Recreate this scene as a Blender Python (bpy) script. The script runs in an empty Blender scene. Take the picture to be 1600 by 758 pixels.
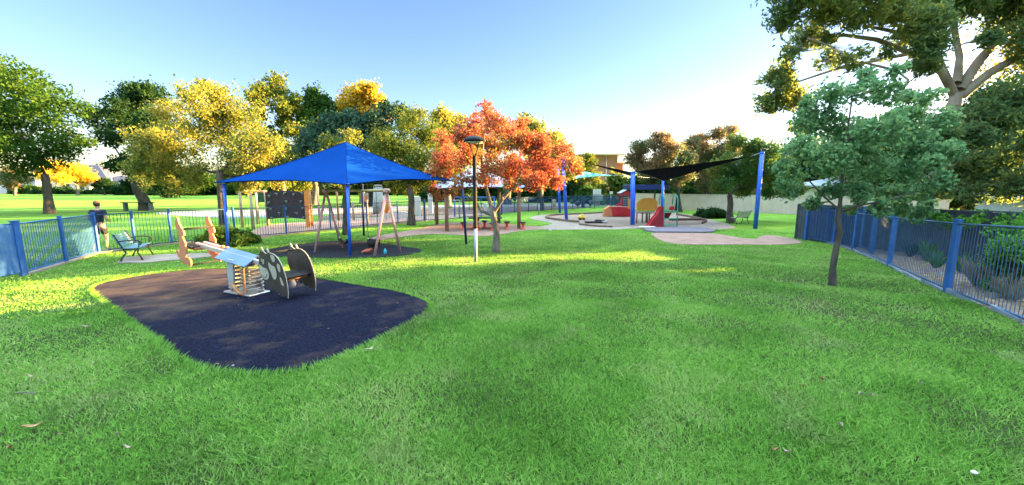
import bpy, math, random
import numpy as np
from mathutils import Vector, Matrix
from mathutils.geometry import delaunay_2d_cdt
R = math.radians
rng = np.random.default_rng(7)
random.seed(7)
sc = bpy.context.scene
C = sc.collection

# ---------------------------------------------------------------- camera
F = 620.0                       # focal length in pixels of a 1600 px wide frame
CAMZ = 2.35
TH = math.atan((379 - 290) / F)
cd = bpy.data.cameras.new('camera'); cam = bpy.data.objects.new('camera', cd); C.objects.link(cam)
cam.location = (0, 0, CAMZ); cam.rotation_euler = (math.pi / 2 - TH, 0, 0)
cd.sensor_width = 36; cd.lens = F / 1600 * 36; cd.clip_start = .05; cd.clip_end = 3000
sc.camera = cam
# ---------------------------------------------------------------- light
SUN_AZ, SUN_EL = R(72), R(9)    # azimuth from +Y towards +X
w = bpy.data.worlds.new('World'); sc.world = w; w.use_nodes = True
nt = w.node_tree; nt.nodes.clear()
sky = nt.nodes.new('ShaderNodeTexSky'); sky.sky_type = 'NISHITA'; sky.sun_disc = False
sky.sun_elevation = SUN_EL; sky.sun_rotation = SUN_AZ
sky.air_density = 1.0; sky.dust_density = .6; sky.ozone_density = 1.0; sky.altitude = 100
bg = nt.nodes.new('ShaderNodeBackground'); bg.inputs[1].default_value = .058
wo = nt.nodes.new('ShaderNodeOutputWorld')
hs = nt.nodes.new('ShaderNodeHueSaturation'); hs.inputs['Saturation'].default_value = 1.15
# sky overhead brightened and warmed as added fill light, dimmed towards the horizon
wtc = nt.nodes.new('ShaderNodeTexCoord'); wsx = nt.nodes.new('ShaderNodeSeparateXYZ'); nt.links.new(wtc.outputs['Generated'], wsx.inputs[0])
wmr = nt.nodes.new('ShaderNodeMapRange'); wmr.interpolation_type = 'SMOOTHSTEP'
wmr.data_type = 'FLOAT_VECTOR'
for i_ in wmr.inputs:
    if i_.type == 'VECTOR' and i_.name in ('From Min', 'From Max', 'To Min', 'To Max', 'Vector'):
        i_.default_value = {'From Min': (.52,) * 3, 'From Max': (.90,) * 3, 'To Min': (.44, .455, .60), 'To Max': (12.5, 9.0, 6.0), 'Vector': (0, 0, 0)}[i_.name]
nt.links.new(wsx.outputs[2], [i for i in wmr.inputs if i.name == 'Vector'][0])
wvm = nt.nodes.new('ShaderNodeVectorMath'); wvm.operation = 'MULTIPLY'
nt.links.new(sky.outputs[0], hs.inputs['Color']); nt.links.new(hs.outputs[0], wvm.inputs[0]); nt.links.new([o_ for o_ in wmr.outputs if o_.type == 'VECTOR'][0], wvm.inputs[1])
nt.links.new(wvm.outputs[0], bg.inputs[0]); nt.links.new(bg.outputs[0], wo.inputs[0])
sl = bpy.data.lights.new('sun', 'SUN'); so = bpy.data.objects.new('sun', sl); C.objects.link(so)
sl.energy = 5; sl.angle = R(.6); sl.color = (1, .60, .20)
SD = Vector((math.sin(SUN_AZ) * math.cos(SUN_EL), math.cos(SUN_AZ) * math.cos(SUN_EL), math.sin(SUN_EL)))
so.rotation_euler = SD.to_track_quat('Z', 'Y').to_euler(); so.location = (30, 20, 30)
sc.view_settings.view_transform = 'Standard'; sc.view_settings.look = 'None'
sc.view_settings.gamma = 1; sc.view_settings.use_curve_mapping = False
sc.view_settings.exposure = 3.8
sc.render.engine = 'CYCLES'
cy = sc.cycles
cy.use_denoising = True
try: cy.denoiser = 'OPENIMAGEDENOISE'
except Exception: pass
cy.max_bounces = 6; cy.diffuse_bounces = 3; cy.glossy_bounces = 2; cy.transmission_bounces = 4; cy.transparent_max_bounces = 12
cy.use_adaptive_sampling = True; cy.adaptive_threshold = .02
cy.sample_clamp_indirect = 6

# ---------------------------------------------------------------- projection and terrain
def gh(x, y):
    x = np.asarray(x, float); y = np.asarray(y, float)
    d2 = (x - 2) ** 2 + (y + 1) ** 2
    h = .75 * np.exp(-d2 / 128)
    h = h + .20 * np.exp(-((x - 4.4) ** 2 / 12 + (y - 18.3) ** 2 / 5))
    n = .034 * np.sin(x * 1.3 + 1.1 * np.sin(y * .8)) * np.cos(y * 1.1 + .7 * np.sin(x * .6)) + .012 * np.sin(x * 3.1 + y * 2.3) * np.sin(y * 2.7 - x * 1.2)
    return h + n * np.exp(-d2 / 400)
def gz(x, y): return float(gh(x, y))
def ray(px, py):
    v = (379 - py) / F
    return Vector(((px - 800) / F, math.cos(TH) + v * math.sin(TH), -math.sin(TH) + v * math.cos(TH)))
def P(px, py, Y):
    d = ray(px, py); t = Y / d.y
    return Vector((d.x * t, Y, CAMZ + d.z * t))
def G(px, py):
    d = ray(px, py); t = .5
    if d.z >= -1e-3: t = 2000
    else:
        st = .02
        while t < 600:
            p = d * t
            if CAMZ + p.z < gz(p.x, p.y): break
            t += max(.02, t * .004)
    return Vector((d.x * t, d.y * t, gz(d.x * t, d.y * t)))
def zat(py, Y): return P(800, py, Y).z

# ---------------------------------------------------------------- materials
def inp(n, k, v):
    if k in n.inputs: n.inputs[k].default_value = v
def mat(name, col, rough=.7, col2=None, scale=6, bump=0., bscale=None, metal=0, spec=.4, detail=4, stretch=None, thr=(.35, .65)):
    m = bpy.data.materials.new(name); m.use_nodes = True
    t = m.node_tree; b = t.nodes['Principled BSDF']
    inp(b, 'Roughness', rough); inp(b, 'Metallic', metal); inp(b, 'Specular IOR Level', spec)
    b.inputs['Base Color'].default_value = (*col, 1)
    tc = t.nodes.new('ShaderNodeTexCoord'); mp = t.nodes.new('ShaderNodeMapping')
    t.links.new(tc.outputs['Object'], mp.inputs[0])
    if stretch: mp.inputs['Scale'].default_value = stretch
    if col2:
        n = t.nodes.new('ShaderNodeTexNoise'); n.inputs['Scale'].default_value = scale; n.inputs['Detail'].default_value = detail
        t.links.new(mp.outputs[0], n.inputs['Vector'])
        r = t.nodes.new('ShaderNodeValToRGB'); r.color_ramp.elements[0].position = thr[0]; r.color_ramp.elements[1].position = thr[1]
        r.color_ramp.elements[0].color = (*col, 1); r.color_ramp.elements[1].color = (*col2, 1)
        t.links.new(n.outputs['Fac'], r.inputs[0]); t.links.new(r.outputs[0], b.inputs['Base Color'])
    if bump:
        n2 = t.nodes.new('ShaderNodeTexNoise'); n2.inputs['Scale'].default_value = bscale or scale * 4; n2.inputs['Detail'].default_value = 5
        t.links.new(mp.outputs[0], n2.inputs['Vector'])
        bp = t.nodes.new('ShaderNodeBump'); bp.inputs['Strength'].default_value = bump; bp.inputs['Distance'].default_value = .02
        t.links.new(n2.outputs['Fac'], bp.inputs['Height']); t.links.new(bp.outputs[0], b.inputs['Normal'])
    return m
def leafmat(name, cols, noise_scale=.5, transl=.45, gloss=False, gain=1.6, pmix=.5, dry=None):
    """per-leaf colour variation plus patches of turning leaves; thin leaves let light through"""
    m = bpy.data.materials.new(name); m.use_nodes = True
    t = m.node_tree; t.nodes.clear()
    g = t.nodes.new('ShaderNodeNewGeometry'); r = t.nodes.new('ShaderNodeValToRGB')
    cr = r.color_ramp; cols = [tuple(min(.8, v * gain) for v in c) for c in cols]
    while len(cr.elements) < len(cols): cr.elements.new(.5)
    for i, c in enumerate(cols):
        cr.elements[i].position = i / (len(cols) - 1); cr.elements[i].color = (*c, 1)
    tc = t.nodes.new('ShaderNodeTexCoord'); n = t.nodes.new('ShaderNodeTexNoise'); n.inputs['Scale'].default_value = noise_scale; n.inputs['Detail'].default_value = 2
    t.links.new(tc.outputs['Object'], n.inputs['Vector'])
    ma = t.nodes.new('ShaderNodeMath'); ma.operation = 'MULTIPLY_ADD'; ma.inputs[1].default_value = 2.6; ma.inputs[2].default_value = -.8
    t.links.new(n.outputs['Fac'], ma.inputs[0])
    mx = t.nodes.new('ShaderNodeMix'); mx.inputs[0].default_value = pmix
    t.links.new(g.outputs['Random Per Island'], mx.inputs[2]); t.links.new(ma.outputs[0], mx.inputs[3])
    t.links.new(mx.outputs[0], r.inputs[0])
    col_out = r.outputs[0]
    if dry:
        n3 = t.nodes.new('ShaderNodeTexNoise'); n3.inputs['Scale'].default_value = 1.15; n3.inputs['Detail'].default_value = 7; n3.inputs['Roughness'].default_value = .6; t.links.new(tc.outputs['Object'], n3.inputs['Vector'])
        mr = t.nodes.new('ShaderNodeMapRange'); mr.inputs[1].default_value = .54; mr.inputs[2].default_value = .72; mr.inputs[4].default_value = .75; t.links.new(n3.outputs['Fac'], mr.inputs[0])
        m4 = t.nodes.new('ShaderNodeMath'); m4.operation = 'MULTIPLY'; t.links.new(mr.outputs[0], m4.inputs[0]); t.links.new(g.outputs['Random Per Island'], m4.inputs[1])
        m5 = t.nodes.new('ShaderNodeMix'); m5.data_type = 'RGBA'; m5.inputs[7].default_value = (*dry, 1); t.links.new(m4.outputs[0], m5.inputs[0]); t.links.new(r.outputs[0], m5.inputs[6]); col_out = m5.outputs[2]
    d = t.nodes.new('ShaderNodeBsdfDiffuse'); tr = t.nodes.new('ShaderNodeBsdfTranslucent'); ms = t.nodes.new('ShaderNodeMixShader'); ms.inputs[0].default_value = transl
    gl = t.nodes.new('ShaderNodeBsdfGlossy'); gl.inputs['Roughness'].default_value = .45
    fr = t.nodes.new('ShaderNodeFresnel'); fr.inputs[0].default_value = 1.35
    m2 = t.nodes.new('ShaderNodeMixShader')
    o = t.nodes.new('ShaderNodeOutputMaterial')
    t.links.new(col_out, d.inputs[0]); t.links.new(col_out, tr.inputs[0])
    t.links.new(d.outputs[0], ms.inputs[1]); t.links.new(tr.outputs[0], ms.inputs[2])
    t.links.new(fr.outputs[0], m2.inputs[0]); t.links.new(ms.outputs[0], m2.inputs[1]); t.links.new(gl.outputs[0], m2.inputs[2])
    t.links.new((m2 if gloss else ms).outputs[0], o.inputs[0])
    return m

# ---------------------------------------------------------------- tagging and mesh building
def tag(o, label=None, cat=None, group=None, kind=None):
    if label: o['label'] = label
    if cat: o['category'] = cat
    if group: o['group'] = group
    if kind: o['kind'] = kind
    return o
def thing(name, label, cat, loc=(0, 0, 0), rz=0, group=None):
    o = bpy.data.objects.new(name, None); C.objects.link(o); o.empty_display_size = .2
    o.location = loc; o.rotation_euler = (0, 0, rz)
    return tag(o, label, cat, group)
def kids(o): return [c for c in bpy.data.objects if c.parent == o]
def copy_tree(o, parent=None):
    c = o.copy(); C.objects.link(c); c.parent = parent
    for ch in kids(o): copy_tree(ch, c)
    return c
def npmesh(name, V, Fq, m, parent=None, smooth=False):
    """V (n,3), Fq (k, s) faces all with s corners"""
    me = bpy.data.meshes.new(name); V = np.asarray(V, np.float32); Fq = np.asarray(Fq, np.int32)
    k, s = Fq.shape
    me.vertices.add(len(V)); me.vertices.foreach_set('co', V.ravel())
    me.loops.add(k * s); me.loops.foreach_set('vertex_index', Fq.ravel())
    me.polygons.add(k); me.polygons.foreach_set('loop_start', np.arange(0, k * s, s, dtype=np.int32))
    if smooth: me.polygons.foreach_set('use_smooth', np.ones(k, bool))
    me.update(calc_edges=True); me.materials.append(m)
    o = bpy.data.objects.new(name, me); C.objects.link(o)
    if parent: o.parent = parent
    return o
class MB:
    def __init__(s): s.v = []; s.f = []; s.sm = []
    def add(s, vs, fs, smooth=False):
        b = len(s.v); s.v += [Vector(v) for v in vs]; s.f += [tuple(i + b for i in f) for f in fs]; s.sm += [smooth] * len(fs); return s
    def box(s, c, d, rz=0, M=None, bev=0):
        x, y, z = d[0] / 2, d[1] / 2, d[2] / 2
        if M is None: M = Matrix.Rotation(rz, 3, 'Z')
        if bev <= 0:
            vs = [Vector((i, j, k)) for i in (-x, x) for j in (-y, y) for k in (-z, z)]
            fs = [(0, 1, 3, 2), (4, 6, 7, 5), (0, 4, 5, 1), (2, 3, 7, 6), (0, 2, 6, 4), (1, 5, 7, 3)]
        else:
            b = min(bev, x * .49, y * .49, z * .49); vs = []; fs = []
            for k, ins in ((-z, b), (-z + b, 0), (z - b, 0), (z, b)):
                X, Y = x - ins, y - ins
                vs += [Vector(p) for p in ((-X + b, -Y, k), (X - b, -Y, k), (X, -Y + b, k), (X, Y - b, k), (X - b, Y, k), (-X + b, Y, k), (-X, Y - b, k), (-X, -Y + b, k))]
            for l in range(3):
                for i in range(8): fs.append((l * 8 + i, l * 8 + (i + 1) % 8, l * 8 + 8 + (i + 1) % 8, l * 8 + 8 + i))
            fs.append(tuple(reversed(range(8)))); fs.append(tuple(range(24, 32)))
        c = Vector(c)
        return s.add([M @ v + c for v in vs], fs)
    def tube(s, pts, rad, n=8, cap=True, smooth=True):
        pts = [Vector(p) for p in pts]
        if not isinstance(rad, (list, tuple)): rad = [rad] * len(pts)
        vs = []; prev = None
        for i, p in enumerate(pts):
            a = pts[max(i - 1, 0)]; b = pts[min(i + 1, len(pts) - 1)]; t = (b - a)
            t = t.normalized() if t.length > 1e-9 else Vector((0, 0, 1))
            if prev is None:
                u = t.cross(Vector((0, 0, 1)))
                if u.length < .05: u = t.cross(Vector((0, 1, 0)))
            else: u = prev - t * prev.dot(t)
            u.normalize(); prev = u; q = t.cross(u)
            for k in range(n):
                an = 2 * math.pi * k / n
                vs.append(p + (u * math.cos(an) + q * math.sin(an)) * rad[i])
        fs = [(i * n + k, i * n + (k + 1) % n, (i + 1) * n + (k + 1) % n, (i + 1) * n + k) for i in range(len(pts) - 1) for k in range(n)]
        s.add(vs, fs, smooth)
        if cap:
            b = len(s.v) - len(vs)
            s.f.append(tuple(b + k for k in reversed(range(n)))); s.f.append(tuple(b + (len(pts) - 1) * n + k for k in range(n))); s.sm += [False, False]
        return s
    def lathe(s, prof, c=(0, 0, 0), n=16, smooth=True, M=None):
        c = Vector(c); vs = []
        for r, z in prof:
            for k in range(n):
                an = 2 * math.pi * k / n; v = Vector((r * math.cos(an), r * math.sin(an), z))
                vs.append((M @ v if M else v) + c)
        fs = [(i * n + k, i * n + (k + 1) % n, (i + 1) * n + (k + 1) % n, (i + 1) * n + k) for i in range(len(prof) - 1) for k in range(n)]
        fs.append(tuple(reversed(range(n)))); fs.append(tuple((len(prof) - 1) * n + k for k in range(n)))
        return s.add(vs, fs, smooth)
    def prism(s, outline, o, ax, ay, an, th):
        """outline 2D -> slab from o, extruded +-th/2 along an"""
        o, ax, ay, an = map(Vector, (o, ax, ay, an)); n = len(outline)
        vs = [o + ax * a + ay * b - an * th / 2 for a, b in outline] + [o + ax * a + ay * b + an * th / 2 for a, b in outline]
        fs = [tuple(range(n)), tuple(reversed(range(n, 2 * n)))] + [(i, n + i, n + (i + 1) % n, (i + 1) % n) for i in range(n)]
        return s.add(vs, fs)
    def ell(s, c, r, n=12, m=8, M=None):
        c = Vector(c); vs = []
        for j in range(m + 1):
            ph = math.pi * (j / m) * .98 + .03
            for k in range(n):
                an = 2 * math.pi * k / n
                v = Vector((r[0] * math.sin(ph) * math.cos(an), r[1] * math.sin(ph) * math.sin(an), -r[2] * math.cos(ph)))
                vs.append((M @ v if M else v) + c)
        fs = [(i * n + k, i * n + (k + 1) % n, (i + 1) * n + (k + 1) % n, (i + 1) * n + k) for i in range(m) for k in range(n)]
        fs.append(tuple(reversed(range(n)))); fs.append(tuple(m * n + k for k in range(n)))
        return s.add(vs, fs, True)
    def build(s, name, m, parent=None, off=None):
        me = bpy.data.meshes.new(name)
        o3 = Vector(off) if off is not None else Vector((0, 0, 0))
        me.from_pydata([tuple(v - o3) for v in s.v], [], s.f); me.update()
        me.polygons.foreach_set('use_smooth', s.sm)
        me.materials.append(m)
        import bmesh
        bm = bmesh.new(); bm.from_mesh(me); bmesh.ops.recalc_face_normals(bm, faces=bm.faces); bm.to_mesh(me); bm.free()
        o = bpy.data.objects.new(name, me); C.objects.link(o)
        if parent: o.parent = parent
        elif off is not None: o.location = off
        return o
def inpoly(x, y, poly):
    x = np.asarray(x); y = np.asarray(y); ins = np.zeros(x.shape, bool); n = len(poly)
    for i in range(n):
        x1, y1 = poly[i][:2]; x2, y2 = poly[(i + 1) % n][:2]
        if y1 == y2: continue
        c = ((y1 > y) != (y2 > y)) & (x < (x2 - x1) * (y - y1) / (y2 - y1) + x1)
        ins ^= c
    return ins
def smoothpoly(pts, k=2):
    for _ in range(k):
        q = []
        for i in range(len(pts)):
            a = Vector(pts[i][:2]); b = Vector(pts[(i + 1) % len(pts)][:2])
            q += [a * .75 + b * .25, a * .25 + b * .75]
        pts = q
    return [tuple(p) for p in pts]
POLYS = []
def drape(name, poly, m, dz, cell=.35, skirt=.12, grass_block=True):
    """a sheet laid on the terrain inside a ground polygon, with a skirt that goes into the soil"""
    pts = []
    for i in range(len(poly)):
        a = Vector(poly[i][:2]); b = Vector(poly[(i + 1) % len(poly)][:2]); k = max(1, int((b - a).length / (cell * 1.5)))
        pts += [a.lerp(b, j / k) for j in range(k)]
    nb = len(pts); xs = [p.x for p in pts]; ys = [p.y for p in pts]
    gx, gy = np.meshgrid(np.arange(min(xs), max(xs), cell), np.arange(min(ys), max(ys), cell)); gx = gx.ravel(); gy = gy.ravel()
    k = inpoly(gx, gy, [(p.x, p.y) for p in pts]); inner = [Vector((a, b)) for a, b in zip(gx[k], gy[k])]
    vv, ee, ff, *_ = delaunay_2d_cdt(pts + inner, [(i, (i + 1) % nb) for i in range(nb)], [list(range(nb))], 1, 1e-4)
    V = [(p.x, p.y, gz(p.x, p.y) + dz) for p in vv]; Fc = [tuple(f) for f in ff]
    base = len(V); V += [(p.x, p.y, gz(p.x, p.y) - skirt) for p in pts]
    bi = list(range(nb))
    for i in range(nb): Fc.append((i, (i + 1) % nb, base + (i + 1) % nb, base + i))
    mb = MB(); mb.add(V, Fc); o = mb.build(name, m)
    if grass_block: POLYS.append([(p.x, p.y) for p in pts])
    return tag(o, kind='structure')
def GP(pp): return [tuple(G(*p)[:2]) for p in pp]
# ================================================================ GROUND
def ground_material():
    m = bpy.data.materials.new('lawn soil and turf'); m.use_nodes = True; t = m.node_tree; b = t.nodes['Principled BSDF']
    inp(b, 'Roughness', .9); inp(b, 'Specular IOR Level', .1)
    tc = t.nodes.new('ShaderNodeTexCoord')
    def noise(s, d=4):
        n = t.nodes.new('ShaderNodeTexNoise'); n.inputs['Scale'].default_value = s; n.inputs['Detail'].default_value = d
        t.links.new(tc.outputs['Object'], n.inputs['Vector']); return n
    def ramp(n, a, ca, bb, cb):
        r = t.nodes.new('ShaderNodeValToRGB'); r.color_ramp.elements[0].position = a; r.color_ramp.elements[1].position = bb
        r.color_ramp.elements[0].color = (*ca, 1); r.color_ramp.elements[1].color = (*cb, 1); t.links.new(n.outputs['Fac'], r.inputs[0]); return r
    fine = ramp(noise(38, 6), .3, (.10, .22, .03), .7, (.19, .36, .055))
    big = ramp(noise(.45, 5), .35, (.75, .8, .6), .65, (1.15, 1.1, 1.0))
    dry = ramp(noise(1.1, 6), .60, (0, 0, 0), .78, (1, 1, 1))
    mu = t.nodes.new('ShaderNodeMix'); mu.data_type = 'RGBA'; mu.blend_type = 'MULTIPLY'; mu.inputs[0].default_value = 1
    t.links.new(fine.outputs[0], mu.inputs[6]); t.links.new(big.outputs[0], mu.inputs[7])
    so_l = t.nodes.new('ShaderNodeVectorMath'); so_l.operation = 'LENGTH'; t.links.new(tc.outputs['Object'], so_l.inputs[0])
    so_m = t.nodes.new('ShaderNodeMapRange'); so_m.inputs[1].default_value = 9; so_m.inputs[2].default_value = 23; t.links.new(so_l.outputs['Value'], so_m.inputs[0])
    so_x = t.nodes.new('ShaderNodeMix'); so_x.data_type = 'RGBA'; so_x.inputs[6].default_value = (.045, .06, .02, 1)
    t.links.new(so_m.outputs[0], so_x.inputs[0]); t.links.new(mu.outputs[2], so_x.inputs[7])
    mx = t.nodes.new('ShaderNodeMix'); mx.data_type = 'RGBA'
    dm = t.nodes.new('ShaderNodeMath'); dm.operation = 'MULTIPLY'; dm.inputs[1].default_value = .45
    t.links.new(dry.outputs[0], dm.inputs[0]); t.links.new(dm.outputs[0], mx.inputs[0])
    t.links.new(so_x.outputs[2], mx.inputs[6]); mx.inputs[7].default_value = (.19, .17, .07, 1)
    t.links.new(mx.outputs[2], b.inputs['Base Color'])
    n2 = noise(60, 6); bp = t.nodes.new('ShaderNodeBump'); bp.inputs['Strength'].default_value = .9; bp.inputs['Distance'].default_value = .05
    t.links.new(n2.outputs['Fac'], bp.inputs['Height']); t.links.new(bp.outputs[0], b.inputs['Normal'])
    return m
def axis(lo, hi, near_lo, near_hi, st):
    a = list(np.arange(near_lo, near_hi + 1e-6, st)); s = st
    while a[-1] < hi: s *= 1.25; a.append(a[-1] + s)
    s = st
    while a[0] > lo: s *= 1.25; a.insert(0, a[0] - s)
    return np.array(a)
ax_, ay_ = axis(-1500, 1500, -26, 28, .25), axis(-300, 2200, -3, 44, .25)
gx, gy = np.meshgrid(ax_, ay_); V = np.stack([gx.ravel(), gy.ravel(), gh(gx, gy).ravel()], 1)
nx, ny = len(ax_), len(ay_); ii = (np.arange(ny - 1)[:, None] * nx + np.arange(nx - 1)).ravel()
M_ground = ground_material()
tag(npmesh('ground', V, np.stack([ii, ii + 1, ii + nx + 1, ii + nx], 1), M_ground, smooth=True), kind='structure')

M_rubber = mat('black rubber granules', (.004, .005, .010), .85, (.013, .015, .028), 60, .9, 160, detail=8)
def pad_mat():
    m = mat('worn rubber granules', (.0015, .002, .006), .95, (.015, .018, .048), 42, 1., 170, detail=8, spec=.08); t = m.node_tree; b = t.nodes['Principled BSDF']
    src = b.inputs['Base Color'].links[0].from_socket
    n = t.nodes.new('ShaderNodeTexNoise'); n.inputs['Scale'].default_value = 1.0; n.inputs['Detail'].default_value = 7; n.inputs['Roughness'].default_value = .65
    tc = [x for x in t.nodes if x.type == 'TEX_COORD'][0]; t.links.new(tc.outputs['Object'], n.inputs['Vector'])
    r = t.nodes.new('ShaderNodeValToRGB'); r.color_ramp.elements[0].position = .5; r.color_ramp.elements[1].position = .72
    r.color_ramp.elements[0].color = (0, 0, 0, 1); r.color_ramp.elements[1].color = (.62, .62, .62, 1); sx = t.nodes.new('ShaderNodeSeparateXYZ'); t.links.new(tc.outputs['Object'], sx.inputs[0])
    mr = t.nodes.new('ShaderNodeMapRange'); mr.inputs[1].default_value = -4.6; mr.inputs[2].default_value = -7.4; mr.inputs[3].default_value = -.03; mr.inputs[4].default_value = .17; t.links.new(sx.outputs[0], mr.inputs[0])
    ad = t.nodes.new('ShaderNodeMath'); t.links.new(n.outputs['Fac'], ad.inputs[0]); t.links.new(mr.outputs[0], ad.inputs[1]); t.links.new(ad.outputs[0], r.inputs[0])
    mx = t.nodes.new('ShaderNodeMix'); mx.data_type = 'RGBA'; mx.inputs[7].default_value = (.12, .08, .06, 1)
    t.links.new(r.outputs[0], mx.inputs[0]); t.links.new(src, mx.inputs[6]); t.links.new(mx.outputs[2], b.inputs['Base Color'])
    return m
M_pad = pad_mat()
M_conc = mat('pale concrete', (.23, .175, .145), .9, (.30, .24, .205), 3, .3, 60)
M_pave = mat('pink paving', (.24, .14, .11), .9, (.31, .195, .16), 2.5, .3, 40)
M_sand = mat('damp sand', (.20, .145, .11), .95, (.27, .205, .165), 5, .8, 30)
M_bark = mat('pink softfall bark', (.24, .145, .12), .95, (.36, .24, .205), 14, 1, 40)
M_bark2 = mat('dark bark mulch', (.10, .065, .06), .95, (.19, .13, .12), 14, 1, 40)
M_path = mat('grey asphalt path', (.22, .22, .25), .9, (.28, .28, .30), 1.2, .2, 30)
M_mulch = mat('mulch', (.07, .055, .045), .95, (.22, .17, .13), 18, 1, 50)
M_road = mat('street asphalt', (.16, .16, .17), .9, (.2, .2, .2), .6)

pad1 = smoothpoly([((a_ + 4.6) * 1.035 - 4.62, (b_ - 6.4) * 1.035 + 6.33) for a_, b_ in GP([(146, 452), (185, 440), (260, 428), (350, 421), (430, 421), (500, 437), (560, 447), (620, 456), (662, 470), (668, 482), (640, 503), (585, 531), (520, 561), (470, 575), (415, 580), (360, 576), (315, 566), (285, 548), (230, 510), (185, 478)])], 2)
drape('rubber_pad', pad1, M_pad, .025, .2)
drape('swing_rubber_pad', smoothpoly(GP([(395, 398), (440, 386), (500, 379), (560, 376), (620, 385), (668, 391), (640, 399), (590, 403), (500, 403), (430, 403)]), 2), M_rubber, .03, .3)
drape('picnic_paving', smoothpoly(GP([(575, 372), (640, 361), (682, 351), (720, 347), (760, 347), (800, 352), (850, 355), (868, 356), (850, 359), (820, 360), (795, 365), (765, 369.5), (735, 369), (690, 366), (655, 367), (612, 373), (585, 377)]), 2), M_pave, .02, .4)
drape('play_area_paving', smoothpoly(GP([(824, 342), (836, 337.5), (866, 334.6), (940, 331.6), (1000, 330.5), (1065, 333), (1112, 344), (1146, 353), (1150, 358), (1115, 359), (1050, 358), (990, 357), (940, 359.5), (880, 359.5), (838, 358.5), (845, 354), (868, 350.5), (850, 346.5)]), 2), M_conc, .02, .5)
sandp = smoothpoly(GP([(851, 342), (866, 337.5), (905, 336), (950, 333.6), (1000, 332.8), (1052, 334.5), (1085, 340), (1106, 347), (1100, 351), (1050, 353), (990, 353), (957, 356), (925, 354), (905, 350), (870, 345.5)]), 2)
drape('sandpit', sandp, M_sand, .045, .5)
drape('front_path', smoothpoly(GP([(1012, 364), (1060, 364.5), (1118, 365), (1150, 371.5), (1182, 375.5), (1188, 369), (1205, 368), (1232, 372), (1254, 378), (1250, 382), (1200, 383.5), (1120, 383.5), (1048, 382), (1026, 374)]), 2), M_pave, .02, .3)
drape('bench_slab', GP([(182, 411.5), (195, 403.5), (262, 398.5), (352, 396), (350, 400), (300, 405), (225, 411.5)]), M_conc, .025, .3)
drape('park_path', smoothpoly(GP([(225, 333), (300, 330), (420, 328), (560, 323.5), (700, 320.5), (860, 319), (1000, 318), (1000, 321), (860, 322), (700, 324.5), (600, 329), (520, 334), (450, 339), (370, 341), (300, 339)]), 2), M_path, .02, 1)
drape('softfall_area', smoothpoly(GP([(388, 377.5), (392, 361), (420, 351), (500, 346), (560, 341), (660, 338), (770, 333), (781, 335.5), (720, 340.5), (663, 345.6), (620, 348), (574, 353.6), (517, 359), (448, 366.3), (415, 371.5)]), 1), M_bark, .015, .8)
drape('bark_area', smoothpoly(GP([(498, 341), (520, 334.5), (600, 329.5), (700, 325.5), (860, 322.5), (920, 322.5), (925, 325), (862, 328), (825, 330), (770, 332.5), (660, 337), (560, 340), (505, 344.5)]), 1), M_bark2, .02, 1)
drape('garden_bed', smoothpoly(GP([(1288, 381), (1330, 391), (1386, 416), (1475, 456), (1600, 511), (1700, 560), (1800, 520), (1750, 420), (1600, 385), (1450, 368), (1320, 368)]), 1), M_mulch, .02, .4)
tag(MB().box((-130, 124, .02), (420, 12, .06)).build('street', M_road), kind='structure')
tag(MB().box((-130, 116, .06), (420, 2.2, .16)).build('footpath', M_conc), kind='structure')

# ---------------------------------------------------------------- turf blades
def blade_field(name, specs, m):
    VV = []; FF = []; base = 0
    for r0, r1, dens, wd, ht in specs:
        area = .5 * (r1 * r1 - r0 * r0) * R(134); n = int(area * dens)
        r = np.sqrt(rng.uniform(r0 * r0, r1 * r1, n)); a = rng.uniform(-R(67), R(67), n)
        x = r * np.sin(a); y = r * np.cos(a)
        keep = np.ones(n, bool)
        patch = .5 + .5 * np.sin(x * 1.7 + 2 * np.sin(y * 1.1)) * np.sin(y * 2.1 + 1.5 * np.cos(x * .9))
        dry = np.sin(x * 1.15 + 1.3 * np.sin(y * .7 + 1)) * np.cos(y * 1.45 - .9 * np.sin(x * .8)) + .5 * np.sin(x * 3.1 + y * 1.7) * np.cos(y * 3.7 - x)
        dry = np.clip((dry - .55) / .6, 0, 1) * np.where((x > 0) | (y < 3.5), 1, .5)
        keep &= rng.random(n) < (.62 + .38 * patch) * (1 - .62 * dry)
        for p in POLYS:
            X = np.array(p); 
            if X[:, 0].min() > x.max(): continue
            keep &= ~inpoly(x, y, p)
        x = x[keep]; y = y[keep]; patch = patch[keep]; n = len(x)
        z = gh(x, y) - .004
        H = ht * (.55 + .75 * rng.random(n)) * (.8 + .4 * patch); W = wd * (.7 + .6 * rng.random(n))
        th = rng.uniform(0, 2 * np.pi, n); lean = rng.uniform(.2, 1.5, n) * H; ld = rng.uniform(0, 2 * np.pi, n)
        cx, cy_ = np.cos(th) * W / 2, np.sin(th) * W / 2; lx, ly = np.cos(ld) * lean, np.sin(ld) * lean
        b1 = np.stack([x - cx, y - cy_, z], 1); b2 = np.stack([x + cx, y + cy_, z], 1)
        m2 = np.stack([x + cx * .8 + lx * .35, y + cy_ * .8 + ly * .35, z + H * .6], 1); m1 = np.stack([x - cx * .8 + lx * .35, y - cy_ * .8 + ly * .35, z + H * .6], 1)
        tp = np.stack([x + lx, y + ly, z + H * .95], 1)
        V = np.stack([b1, b2, m2, tp, m1], 1).reshape(-1, 3)
        VV.append(V); k = base + 5 * np.arange(n); FF.append(np.stack([k, k + 1, k + 2, k + 3, k + 4], 1)); base += 5 * n
    o = npmesh(name, np.concatenate(VV), np.concatenate(FF), m)
    return o
M_grass = leafmat('grass blades', [(.05, .12, .02), (.12, .27, .045), (.19, .41, .07), (.29, .52, .10), (.50, .54, .24)], .9, .4, gain=1.1, pmix=.4, dry=(.52, .46, .28))
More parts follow.
